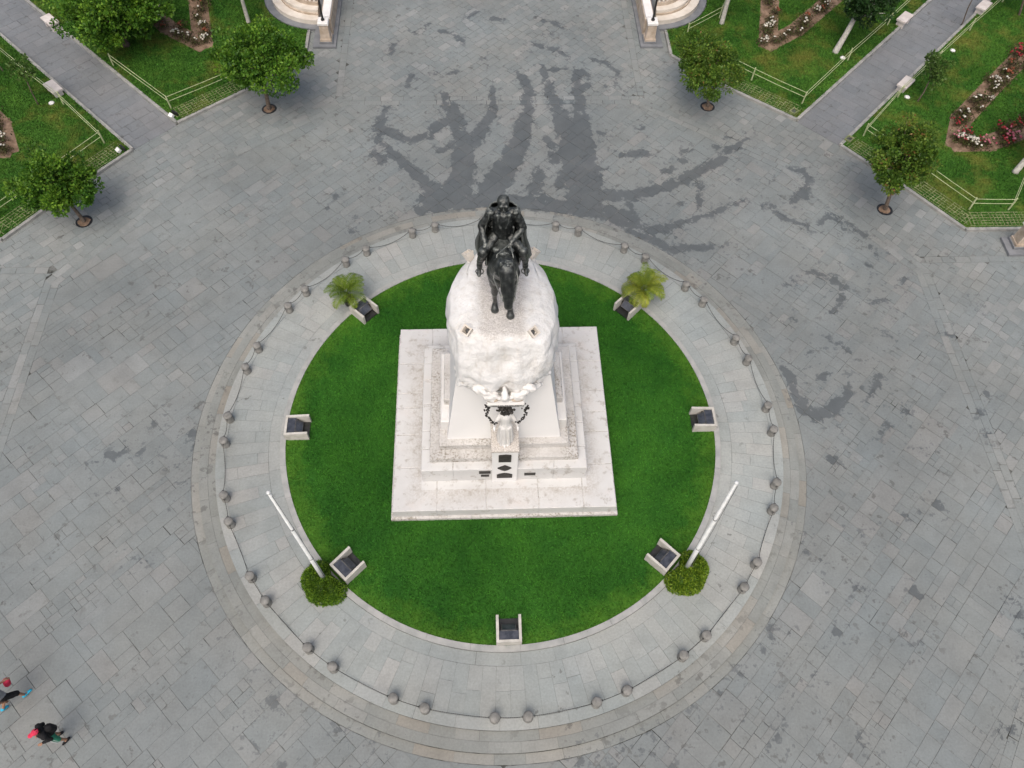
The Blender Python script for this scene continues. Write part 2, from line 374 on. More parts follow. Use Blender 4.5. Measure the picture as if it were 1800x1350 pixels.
def capsule(mb, p0, p1, r0, r1, n=12):
    p0, p1 = Vector(p0), Vector(p1); d = p1-p0; L = d.length; d = d.normalized() if L > 1e-6 else Vector((0, 0, 1))
    pts = []; rad = []
    for k in range(4):
        a = math.pi/2*(1-k/4+0.0); a = max(0.12, a*1.0)
        an = math.pi/2*(k+0.25)/4.25
        pts.append(p0-d*r0*math.cos(an)); rad.append(r0*math.sin(an))
    pts += [p0, p1]; rad += [r0, r1]
    for k in range(3, -1, -1):
        an = math.pi/2*(k+0.25)/4.25
        pts.append(p1+d*r1*math.cos(an)); rad.append(r1*math.sin(an))
    mb.tube(pts, rad, n)
def blob(name, parts, voxel, mat, parent=None, smooth_it=4, disp=None, loc=None):
    """one continuous surface grown over capsules and ellipsoids"""
    mb = MB()
    for p in parts:
        if p[0] == 'c': capsule(mb, *p[1:])
        elif p[0] == 'e':
            m2 = MB().ball((0, 0, 0), p[2], 16, 10)
            rot = Matrix.Rotation(p[3], 4, 'X') if len(p) > 3 else Matrix()
            mb.add([tuple(rot @ Vector(v)+Vector(p[1])) for v in m2.v], m2.f)
        elif p[0] == 'm': mb.add(p[1].v, p[1].f)
    me = mb.mesh(name+'_src', mat); o = link(name+'_src', me)
    r = o.modifiers.new('r', 'REMESH'); r.mode = 'VOXEL'; r.voxel_size = voxel
    s = o.modifiers.new('s', 'SMOOTH'); s.factor = 0.5; s.iterations = smooth_it
    bpy.context.view_layer.update()
    dg = bpy.context.evaluated_depsgraph_get(); res = bpy.data.meshes.new_from_object(o.evaluated_get(dg))
    bpy.data.objects.remove(o); bpy.data.meshes.remove(me)
    if disp is not None:
        n = len(res.vertices); co = np.empty(n*3, np.float32); no = np.empty(n*3, np.float32)
        res.vertices.foreach_get('co', co); res.vertices.foreach_get('normal', no)
        co = co.reshape(-1, 3); no = no.reshape(-1, 3); co = disp(co, no); res.vertices.foreach_set('co', co.astype(np.float32).ravel())
    res.name = name; res.materials.clear(); res.materials.append(M[mat])
    res.polygons.foreach_set('use_smooth', [True]*len(res.polygons)); res.update()
    return link(name, res, parent, loc)

def clip(poly, nx, ny, d):
    """keep the part of a convex polygon with nx*x+ny*y >= d"""
    out = []; n = len(poly)
    for i in range(n):
        a = poly[i]; b = poly[(i+1) % n]; da = nx*a[0]+ny*a[1]-d; db = nx*b[0]+ny*b[1]-d
        if da >= 0: out.append(a)
        if (da >= 0) != (db >= 0):
            k = da/(da-db); out.append((a[0]+(b[0]-a[0])*k, a[1]+(b[1]-a[1])*k))
    return out
def area(p):
    return 0.5*sum(p[i][0]*p[(i+1) % len(p)][1]-p[(i+1) % len(p)][0]*p[i][1] for i in range(len(p)))
# ------------------------------------------------------------------ wet marks (polylines traced in photo pixels, laid on the paving)
SEG = []
def stroke(ox, oy, s, *pts):
    P = []
    for x, y, wd in pts:
        px, py = ox+x/s, oy+y/s; c = at(px, py); r = 0.5*wd/s
        k = 0.5*(np.linalg.norm(at(px+r, py)-c)+np.linalg.norm(at(px, py+r)-c)); P.append((c[0], c[1], k if k > .3 else k*.85+.06))
    if len(P) == 1: P = P*2
    for a, b in zip(P, P[1:]): SEG.append((*a, *b))
A_ = (600, 80, 3.4615)
stroke(*A_, (1075, 160, 22), (1140, 260, 50), (1130, 400, 80), (1090, 560, 100), (1040, 700, 120), (960, 820, 150), (880, 920, 130))
stroke(*A_, (1225, 130, 25), (1260, 260, 50), (1310, 380, 90), (1380, 520, 130), (1440, 640, 200), (1470, 800, 200), (1480, 960, 200))
stroke(*A_, (1430, 150, 30), (1440, 260, 50), (1450, 420, 75), (1460, 560, 130), (1500, 760, 110), (1540, 950, 90))
stroke(*A_, (625, 300, 32), (660, 380, 80), (720, 500, 90), (745, 620, 110), (750, 740, 120), (700, 880, 160), (560, 930, 160))
stroke(*A_, (925, 290, 25), (920, 400, 45), (870, 490, 75), (790, 590, 90))
stroke(*A_, (190, 540, 20), (320, 660, 45), (420, 750, 60), (520, 840, 80), (570, 890, 100))
stroke(*A_, (290, 370, 22), (240, 450, 40), (220, 500, 55), (330, 540, 50), (420, 580, 45), (540, 540, 55), (620, 470, 55), (690, 430, 45))
stroke(*A_, (190, 650, 50), (250, 700, 60)); stroke(*A_, (600, 640, 34), (660, 610, 40))
stroke(*A_, (480, 1000, 70), (700, 960, 110), (900, 940, 110), (1100, 960, 110), (1300, 980, 120), (1560, 990, 110), (1700, 1030, 60), (1800, 1075, 50))
stroke(*A_, (1200, 760, 70), (1180, 880, 90)); stroke(*A_, (1250, 560, 30), (1300, 700, 60)); stroke(*A_, (1330, 850, 60), (1400, 640, 60))
B_ = (1000, 180, 3.6)
stroke(*B_, (100, 600, 110), (220, 590, 90), (360, 590, 75), (480, 570, 80), (600, 540, 64), (720, 490, 64), (820, 440, 75), (920, 390, 64), (1000, 320, 46), (1080, 260, 28), (1165, 210, 5))
stroke(*B_, (180, 710, 30), (360, 770, 60), (520, 810, 52), (640, 790, 44), (760, 750, 34), (880, 710, 34), (1000, 660, 30), (1080, 635, 14), (1125, 622, 3))
stroke(*B_, (360, 800, 30), (520, 865, 50), (660, 930, 60), (760, 920, 26), (880, 915, 14), (1000, 912, 2))
for pts in (((700, 320, 34), (760, 290, 34)), ((730, 370, 36),), ((820, 500, 18), (830, 590, 26), (820, 680, 28)), ((380, 640, 8), (405, 710, 14)), ((340, 340, 34), (450, 320, 44), (540, 340, 26)),
            ((1400, 425, 18), (1480, 440, 22), (1530, 490, 30), (1480, 560, 40), (1400, 640, 22)), ((1480, 560, 40), (1500, 610, 20)), ((1220, 660, 14), (1270, 640, 14), (1310, 700, 12), (1390, 745, 12), (1440, 760, 10), (1500, 780, 10), (1525, 815, 7)),
            ((1580, 770, 10), (1650, 715, 16), (1720, 760, 12), (1780, 770, 16)), ((1740, 800, 16),), ((1370, 1150, 6), (1440, 1110, 14), (1500, 1085, 12), (1580, 1085, 14), (1640, 1120, 20), (1740, 1160, 20)),
            ((1010, 220, 26),), ((930, 280, 12),), ((1070, 480, 18),), ((590, 440, 36), (660, 420, 30)), ((190, 190, 20), (260, 210, 14)), ((460, 160, 24),), ((710, 640, 14),), ((680, 850, 14),), ((1300, 490, 8),), ((250, 420, 14),), ((190, 400, 18), (230, 440, 12))):
    stroke(*B_, *pts)
C_ = (660, 0, 3.6)
for pts in (((640, 70, 24), (580, 110, 16)), ((740, 120, 20), (800, 120, 14)), ((330, 150, 12), (260, 210, 14)), ((110, 280, 20), (90, 340, 12)), ((410, 200, 10), (480, 210, 14), (550, 260, 20)), ((230, 460, 18), (200, 540, 18)), ((330, 455, 6), (420, 480, 10), (510, 460, 14)),
            ((1060, 130, 12), (1140, 145, 20), (1190, 180, 8)), ((990, 280, 18), (1080, 295, 16), (1170, 330, 20), (1220, 360, 14)), ((940, 340, 12),), ((1100, 220, 10),), ((1380, 385, 14), (1450, 390, 10), (1530, 460, 16), (1510, 520, 10), (1580, 580, 10)), ((1300, 440, 16), (1350, 480, 14), (1345, 545, 16)), ((1080, 440, 8), (1140, 440, 10), (1230, 430, 8)), ((1450, 550, 12),), ((700, 370, 12),), ((740, 550, 12), (740, 600, 20))):
    stroke(*C_, *pts)
D_ = (1380, 400, 4.286)
for pts in (((0, 415, 6), (60, 420, 6), (90, 370, 18), (150, 350, 14), (230, 330, 14), (310, 380, 26), (340, 360, 26), (430, 450, 26), (430, 530, 26), (400, 600, 22), (365, 640, 26)), ((70, 690, 18),), ((310, 830, 12), (350, 870, 18), (420, 870, 12), (470, 930, 8)), ((190, 940, 12),), ((640, 570, 10), (740, 540, 8)), ((830, 620, 9), (860, 650, 9)), ((900, 370, 16), (890, 430, 20)),
            ((740, 790, 10), (800, 825, 8)), ((640, 285, 10),), ((540, 30, 20), (600, 60, 26)), ((650, 150, 10),), ((690, 1200, 14), (700, 1110, 6)), ((570, 1220, 10),), ((1240, 800, 20),), ((1430, 550, 12),), ((1440, 635, 10),), ((1520, 1250, 12),), ((240, 1120, 14), (320, 1110, 12)), ((220, 180, 8),), ((690, 210, 8),)):
    stroke(*D_, *pts)
E_ = (1340, 650, 3.857)
stroke(*E_, (150, 0, 30), (190, 60, 50), (220, 160, 64), (300, 270, 84), (390, 320, 74), (480, 270, 62), (560, 200, 42), (590, 120, 26), (590, 35, 3))
for pts in (((820, 430, 28), (860, 380, 16)), ((960, 280, 18), (1000, 300, 14)), ((1020, 540, 30), (1070, 525, 20)), ((460, 600, 20), (500, 630, 6)), ((720, 210, 16), (760, 150, 12)), ((900, 200, 8),), ((960, 990, 12),), ((1205, 925, 14),), ((1160, 905, 12),), ((1095, 930, 8),), ((1470, 290, 16),), ((1525, 440, 10),), ((775, 1065, 10),), ((670, 1130, 12),), ((310, 1165, 14),), ((300, 1240, 18),), ((395, 1300, 14),)):
    stroke(*E_, *pts)
G_ = (1340, 1000, 3.857)
for pts in (((1690, 190, 36),), ((1740, 320, 36),), ((1770, 460, 20),), ((1765, 650, 14),), ((630, 135, 26), (670, 140, 26)), ((1020, 155, 16), (1070, 185, 8)), ((500, 430, 14),), ((70, 490, 18),), ((10, 560, 18),), ((60, 400, 16),), ((180, 430, 12),), ((105, 1060, 26),), ((350, 730, 14),), ((190, 840, 8),), ((45, 1200, 16),), ((110, 1165, 8),), ((670, 1140, 18), (700, 1180, 8)), ((1600, 1110, 18), (1650, 1150, 10)), ((1690, 1085, 16),), ((1765, 1000, 10),), ((1765, 890, 8),), ((1040, 515, 10),)):
    stroke(*G_, *pts)
H_ = (300, 1050, 4.5)
for pts in (((780, 810, 26), (840, 830, 10)), ((650, 1170, 12), (670, 1200, 22)), ((650, 985, 12),), ((690, 900, 12),), ((410, 450, 8),), ((720, 570, 12),), ((1340, 1060, 28),), ((970, 795, 10),), ((890, 1325, 14),), ((1600, 1150, 20),)): stroke(*H_, *pts)
I_ = (0, 700, 4.5)
for pts in (((1230, 200, 26),), ((850, 440, 12), (910, 470, 12)), ((1000, 415, 8),), ((1110, 420, 18),), ((1510, 290, 26),), ((1550, 370, 18),), ((1470, 660, 20),), ((1110, 1310, 20),), ((1270, 480, 10),), ((1390, 530, 10),), ((740, 520, 8),), ((930, 720, 16),)): stroke(*I_, *pts)
J_ = (560, 340, 6.0)
for pts in (((380, 250, 40),), ((340, 400, 30),), ((100, 140, 14),), ((690, 185, 12),), ((180, 40, 20),), ((580, 20, 22),)): stroke(*J_, *pts)
K_ = (950, 1050, 4.5)
for pts in (((660, 1230, 30),), ((780, 1200, 24),), ((580, 1290, 20),), ((860, 1070, 20),), ((1200, 860, 16),), ((1410, 770, 24),), ((450, 1240, 20),), ((1590, 600, 12),), ((1760, 430, 18),), ((300, 1300, 26),), ((1000, 1190, 16),), ((1040, 1330, 14),), ((1580, 950, 12),)): stroke(*K_, *pts)
SEG = np.array(SEG)
def wetness(xy):
    xy = np.asarray(xy, float); out = np.full(len(xy), 9.0)
    for i in range(0, len(xy), 20000):
        p = xy[i:i+20000]; best = np.full(len(p), 9.0)
        for ax, ay, ra, bx, by, rb in SEG:
            dx, dy = bx-ax, by-ay; L = dx*dx+dy*dy+1e-9
            h = np.clip(((p[:, 0]-ax)*dx+(p[:, 1]-ay)*dy)/L, 0, 1)
            d = np.hypot(p[:, 0]-ax-h*dx, p[:, 1]-ay-h*dy)-(ra+(rb-ra)*h)
            best = np.minimum(best, d)
        out[i:i+20000] = best
    return out

# ------------------------------------------------------------------ ground
g = MB().box(-900, 900, -900, 900, -0.5, -0.075).build('ground', 'far'); struct(g)
bed = MB().prism([(-31, -16), (31, -16), (36, 36), (-36, 36)], -0.07, -0.013)
plaza = struct(bed.build('plaza_pavement', 'mortar'))

OCT = []
for sx in (1, -1):
    for sy in (1, -1):
        OCT += [(.59*sx, .808*sy, 19.43), (.808*sx, .59*sy, 19.43)]
OCT += [(0, 1, 18.72), (0, -1, 18.72), (1, 0, 18.65), (-1, 0, 18.65)]
BW = 0.62
def in_frame(x, y, m=0.0):
    d = np.array([x, y, 0.0])-CAM; wz = d@_F; px = 900+FPX*(d@_R)/wz; py = 675-FPX*(d@_U)/wz
    return -m < px < 1800+m and -m < py < 1350+m
def mirror(poly, sx): return [(x*sx, y) for x, y in (poly if sx > 0 else poly[::-1])]
EXC, EXR = (9.0, 27.05), 3.15
arc = [(EXC[0]+(EXR+.05)*math.cos(a), EXC[1]+(EXR+.05)*math.sin(a)) for a in np.radians(np.arange(0, -81, -10))]
GA = [(15.0, 16.85), (31.6, 33.4), (12.2, 33.4)]+arc+[(9.5, 23.87), (9.5, 21.8), (12.0, 19.25)]
GB = [(16.75, 15.0), (18.95, 12.35), (21.0, 9.62), (34, 9.62), (34, 32.3)]
def inside(poly, x, y):
    c = False; n = len(poly)
    for i in range(n):
        x0, y0 = poly[i]; x1, y1 = poly[i-1]
        if (y0 > y) != (y1 > y) and x < (x1-x0)*(y-y0)/(y1-y0)+x0: c = not c
    return c
def ashlar(u0, u1, v0, v1, ang, widths, lens, psplit):
    ca, sa = math.cos(ang), math.sin(ang); out = []
    def emit(a, b, c, d): out.append([(ca*x-sa*y, sa*x+ca*y) for x, y in ((a, c), (b, c), (b, d), (a, d))])
    v = v0
    while v < v1:
        wv = random.choice(widths); u = u0-R()
        while u < u1:
            lu = random.choice(lens)*U(.9, 1.1)*(1.25 if wv > 0.6 else 1.0)
            if R() < psplit and wv > 0.42:
                k = U(.35, .65)
                if R() < .5:
                    vm = v+wv*k; emit(u, u+lu, v, vm)
                    if R() < .5: um = u+lu*U(.35, .65); emit(u, um, vm, v+wv); emit(um, u+lu, vm, v+wv)
                    else: emit(u, u+lu, vm, v+wv)
                else:
                    um = u+lu*k; emit(u, um, v, v+wv)
                    if R() < .5: vm = v+wv*U(.35, .65); emit(um, u+lu, v, vm); emit(um, u+lu, vm, v+wv)
                    else: emit(um, u+lu, v, v+wv)
            else: emit(u, u+lu, v, v+wv)
            u += lu
        v += wv
    return out
def centroid(p): return sum(q[0] for q in p)/len(p), sum(q[1] for q in p)/len(p)
def visible(x, y): return in_frame(x, y, 230)
STONES = []      # (poly, rnd, material key)
RB = 11.245
for p in ashlar(-34, 34, -34, 34, math.radians(45), (.46, .5, .62, .9, .98), (.42, .55, .8, 1.05), .5):
    cx, cy = centroid(p)
    if not visible(cx, cy): continue
    ok = True
    for nx, ny, d in OCT:
        if nx*cx+ny*cy > d+.8: ok = False; break
    if not ok: continue
    for nx, ny, d in OCT: p = clip(p, -nx, -ny, -(d-BW))
    if len(p) < 3: continue
    cx, cy = centroid(p); rr = math.hypot(cx, cy)
    if rr < RB-.9: continue
    if rr < RB+1.2: p = clip(p, cx/rr, cy/rr, RB)
    if len(p) < 3 or abs(area(p)) < .012: continue
    STONES.append((p, R(), 'paver'))
def outside(p):
    cx, cy = centroid(p); k = max(OCT, key=lambda o: o[0]*cx+o[1]*cy-o[2])
    if k[0]*cx+k[1]*cy < k[2]-.6: return []
    return clip(p, *k)
GARD = [mirror(g_, s) for g_ in (GA, GB) for s in (1, -1)]
for p in ashlar(-40, 40, -40, 40, math.radians(45), (.34, .38, .42), (.42, .55, .7), .0):
    cx, cy = centroid(p)
    if cy < -14 or not visible(cx, cy): continue
    p = outside(p)
    if len(p) < 3 or abs(area(p)) < .012: continue
    cx, cy = centroid(p)
    if any(inside(q, cx, cy) and all(inside(q, *v) for v in p) for q in GARD): continue
    if abs(abs(cx)-cy) < 2.0 and abs(cx)+cy > 30.8:                    # the garden paths start here
        sg = 1 if cx > 0 else -1
        p = clip(p, -sg*.7071, -.7071, -22.44)
        if len(p) < 3 or abs(area(p)) < .012: continue
    if cy > 18.6 and 6.6 < abs(cx) < 8.4:
        sg = 1 if cx > 0 else -1
        p = clip(p, -sg, 0, -7.345) if abs(cx) < 7.5 else clip(p, sg, 0, 7.675)
    if len(p) > 2 and abs(cx) > 18.5 and 7.0 < cy < 8.8:
        p = clip(p, 0, -1, -7.755) if cy < 7.93 else clip(p, 0, 1, 8.095)
    if len(p) < 3 or abs(area(p)) < .012: continue
    STONES.append((p, R(), 'paver2'))
def band(p0, p1, wd, rows, key='paver2', lens=(.55, .95)):
    d = Vector((p1[0]-p0[0], p1[1]-p0[1])); L = d.length; d.normalize(); nrm = Vector((-d.y, d.x))
    for r_ in range(rows):
        s = -R()*.5
        while s < L:
            e = s+U(*lens); a, b = max(0, s), min(L, e)
            if b-a > .1:
                q = [Vector(p0)+d*t_+nrm*(wd*(r_+k)/rows) for t_, k in ((a, 0), (b, 0), (b, 1), (a, 1))]
                q = [(v.x, v.y) for v in q]; cx, cy = centroid(q)
                if visible(cx, cy): STONES.append((q, R(), key))
            s = e
V12 = [(7.3, 18.72), (13.9, 13.9), (18.65, 7.39)]
def inn(n, d): return n, d
ring_v = [(7.3, 18.72), (-7.3, 18.72), (-13.9, 13.9), (-18.65, 7.39), (-18.65, -7.39), (-13.9, -13.9)]
for a, b in zip(ring_v, ring_v[1:]): band(a, b, BW, 2)
ring_r = [(13.9, -13.9), (18.65, -7.39), (18.65, 7.39), (13.9, 13.9), (7.3, 18.72)]
for a, b in zip(ring_r, ring_r[1:]): band(a, b, BW, 2)
for s in (1, -1):
    band((7.35*s if s > 0 else -7.65, 33) if s > 0 else (-7.35, 18.74), (7.35, 18.74) if s > 0 else (-7.35, 33), .32, 1)
    band((18.67, 7.76) if s > 0 else (-33, 7.76), (33, 7.76) if s > 0 else (-18.67, 7.76), .33, 1)

def shrink(p, g_):
    cx, cy = centroid(p); out = []
    for x, y in p:
        dx, dy = x-cx, y-cy; L = math.hypot(dx, dy) or 1; k = max(0.5, 1-g_*1.3/L); out.append((cx+dx*k, cy+dy*k))
    return out
def stone_mesh(mb, p, rnd, fine):
    if area(p) < 0: p = p[::-1]
    g_ = .004+.011*R()**3; q = shrink(p, g_); zt = U(-.0025, .0025); n = len(q)
    if fine:
        xs = [v[0] for v in q]; ys = [v[1] for v in q]; c, s = math.sqrt(.5), math.sqrt(.5)
        uv = [(c*x+s*y, -s*x+c*y) for x, y in q]; st = .13
        a0, a1 = min(v[0] for v in uv), max(v[0] for v in uv); b0, b1 = min(v[1] for v in uv), max(v[1] for v in uv)
        na, nb = max(1, round((a1-a0)/st)), max(1, round((b1-b0)/st))
        for i in range(na):
            ra = clip(clip(uv, 1, 0, a0+(a1-a0)*i/na), -1, 0, -(a0+(a1-a0)*(i+1)/na))
            if len(ra) < 3: continue
            for j in range(nb):
                rb = clip(clip(ra, 0, 1, b0+(b1-b0)*j/nb), 0, -1, -(b0+(b1-b0)*(j+1)/nb))
                if len(rb) < 3: continue
                mb.add([(c*u-s*v, s*u+c*v, zt) for u, v in rb], [tuple(range(len(rb)))], rnd=rnd)
        mb.add([(x, y, -.03) for x, y in q]+[(x, y, zt) for x, y in q], [(i, (i+1) % n, n+(i+1) % n, n+i) for i in range(n)], rnd=rnd)
    else:
        mb.prism(q, -.03, zt, bottom=False, rnd=rnd)
cw = wetness([centroid(p) for p, _, _ in STONES])
def score(p):
    cx, cy = centroid(p)
    if not in_frame(cx, cy): return 0
    d = CAM-np.array([cx, cy, 0]); L = np.linalg.norm(d); return abs(area(p))*d[2]/L**3
order = sorted(range(len(STONES)), key=lambda i: -score(STONES[i][0])); big = set(order[:300])
rest = {'paver': MB(), 'paver2': MB()}
for i, (p, rnd, key) in enumerate(STONES):
    mb = MB() if i in big else rest[key]
    stone_mesh(mb, p, rnd, cw[i] < .75)
    if i in big:
        wv = wetness([v[:2] for v in mb.v]); mb.a['wet'] = dict(enumerate(wv)); mb.build('paver', key, plaza)
for key, mb in rest.items():
    wv = wetness([v[:2] for v in mb.v]); mb.a['wet'] = dict(enumerate(wv)); stuff(mb.build('smaller_pavers', key, plaza))

# ------------------------------------------------------------------ round platform, steps, lawn
ZT, ZP, ZL = .14, .28, .33      # tread, platform, lawn
def arc_poly(r0, r1, a0, a1, n):
    return [(r1*math.cos(a), r1*math.sin(a)) for a in np.linspace(a0, a1, n)]+[(r0*math.cos(a), r0*math.sin(a)) for a in np.linspace(a1, a0, n)]
def arc_stone(r0, r1, a0, a1, z0, z1, name, key, parent, g_=.006):
    rm = (r0+r1)/2; da = g_/rm/2; n = max(2, int((a1-a0)*rm/.25)+2)
    p = arc_poly(r0+g_/2, r1-g_/2, a0+da, a1-da, n); rnd = R(); mb = MB()
    N = len(p); h = N//2
    v = [(x, y, z0) for x, y in p]+[(x, y, z1) for x, y in p]
    f = [(N+i, N+i+1, N+(N-2-i), N+(N-1-i)) for i in range(h-1)]+[(i, (i+1) % N, N+(i+1) % N, N+i) for i in range(N)]
    mb.add(v, f, rnd=rnd); wv = wetness([q[:2] for q in mb.v]); mb.a['wet'] = dict(enumerate(wv+.12))
    return mb.build(name, key, parent)
plat = MB(); n = 96
plat.lathe([(10.275, -.01), (10.275, ZP-.012)], n=n)
platform = struct(plat.build('round_platform', 'mortar'))
st = MB(); st.lathe([(10.885, -.012), (10.885, ZT-.012)], n=n); steps = struct(st.build('platform_step', 'mortar'))
a = 0.0; TAU = 2*math.pi
ncol = 128
for k in range(ncol):
    a0, a1 = TAU*k/ncol, TAU*(k+1)/ncol; r_ = 8.47
    cuts = sorted(U(8.85, 9.55)+.0*i for i in range(1 if R() < .88 else 0)); cuts = [8.47]+cuts+[9.98]
    for r0, r1 in zip(cuts, cuts[1:]): arc_stone(r0, r1, a0, a1, .2, ZP+U(-.002, .002), 'paving_slab', 'ring', platform, .004+.008*R()**2)
def ringrow(r0, r1, z0, z1, L, name, key, parent):
    rm = (r0+r1)/2; a = R()*.1; end = a+TAU
    while a < end-1e-4:
        da = U(*L)/rm
        if end-(a+da) < L[0]/rm*.6: da = end-a
        arc_stone(r0, r1, a, a+da, z0, z1+U(-.002, .002), name, key, parent, .004+.006*R()); a += da
ringrow(8.06, 8.47, .2, ZP, (1.0, 1.6), 'paving_slab', 'ring', platform)
ringrow(9.98, 10.325, ZP-.065, ZP+.004, (.9, 1.5), 'step_stone', 'ring', steps)
ringrow(10.32, 10.62, .06, ZT, (.7, 1.4), 'step_stone', 'step', steps)
ringrow(10.62, 10.935, ZT-.06, ZT+.002, (.7, 1.4), 'step_stone', 'step', steps)
ringrow(10.94, 11.235, -.03, .002, (.7, 1.3), 'step_stone', 'step', steps)
kb = MB().lathe([(8.02, .2), (8.02, ZP+.02)], n=n).build('lawn_kerb', 'mortar'); struct(kb)
ringrow(7.85, 8.055, .2, ZP+.085, (1.1, 1.7), 'kerb_stone', 'lawnkerb', kb)
def blades(name, V0, hgt, wid, mat):
    n = len(V0); th = RNG.uniform(0, TAU, n); wv = wid*RNG.uniform(.6, 1.3, n); h = hgt*RNG.uniform(.5, 1.2, n); ln = RNG.normal(0, hgt*.55, (n, 2))
    a = V0+np.stack([np.cos(th)*wv, np.sin(th)*wv, 0*th], 1); b = V0-np.stack([np.cos(th)*wv, np.sin(th)*wv, 0*th], 1)
    c = V0+np.stack([ln[:, 0], ln[:, 1], h], 1)
    V = np.stack([a, b, c], 1).reshape(-1, 3); rn = np.repeat(RNG.uniform(0, 1, n), 3)
    return np_mesh(name, V, np.arange(3*n).reshape(-1, 3), mat, {'rnd': rn})
lw = MB(); lw.lathe([(7.86, .2), (7.86, ZL)], n=n, rnd=.35); lawn = struct(lw.build('lawn', 'grass'))
N = 230000; th = RNG.uniform(0, TAU, N); rr = (7.885+.03*np.sin(th*37)*np.sin(th*11+1)+.02*np.sin(th*83))*np.sqrt(RNG.uniform(0, 1, N))
P = np.stack([rr*np.cos(th), rr*np.sin(th), np.full(N, ZL-.004)], 1); P = P[(np.abs(P[:, 0]) > 3.87) | (P[:, 1] < -3.58) | (P[:, 1] > 4.05)]
go = stuff(link('grass', blades('grass', P, .055, .016, 'grass'), lawn))

# ------------------------------------------------------------------ gardens
ZG = .10
def seg_dist(P, a, b):
    a = np.array(a); b = np.array(b); d = b-a; h = np.clip(((P-a)@d)/(d@d), 0, 1); return np.hypot(*(P-a-h[:, None]*d).T)
BEDA = [(16.0, 30.5), (15.7, 26.6), (14.75, 22.6), (16.6, 23.9), (19.1, 26.5), (22.5, 30.0)]
BEDB = [(28.6, 22.0), (25.7, 19.2), (23.2, 16.7), (22.35, 14.95), (23.9, 15.0), (26.2, 15.95), (30, 17.5)]
def np_inside(poly, P):
    c = np.zeros(len(P), bool); n = len(poly); x, y = P[:, 0], P[:, 1]
    for i in range(n):
        x0, y0 = poly[i]; x1, y1 = poly[i-1]
        if y0 == y1: continue
        c ^= ((y0 > y) != (y1 > y)) & (x < (x1-x0)*(y-y0)/(y1-y0)+x0)
    return c
names = {(0, 1): 'garden_lawn', (0, -1): 'garden_lawn', (1, 1): 'garden_lawn', (1, -1): 'garden_lawn'}
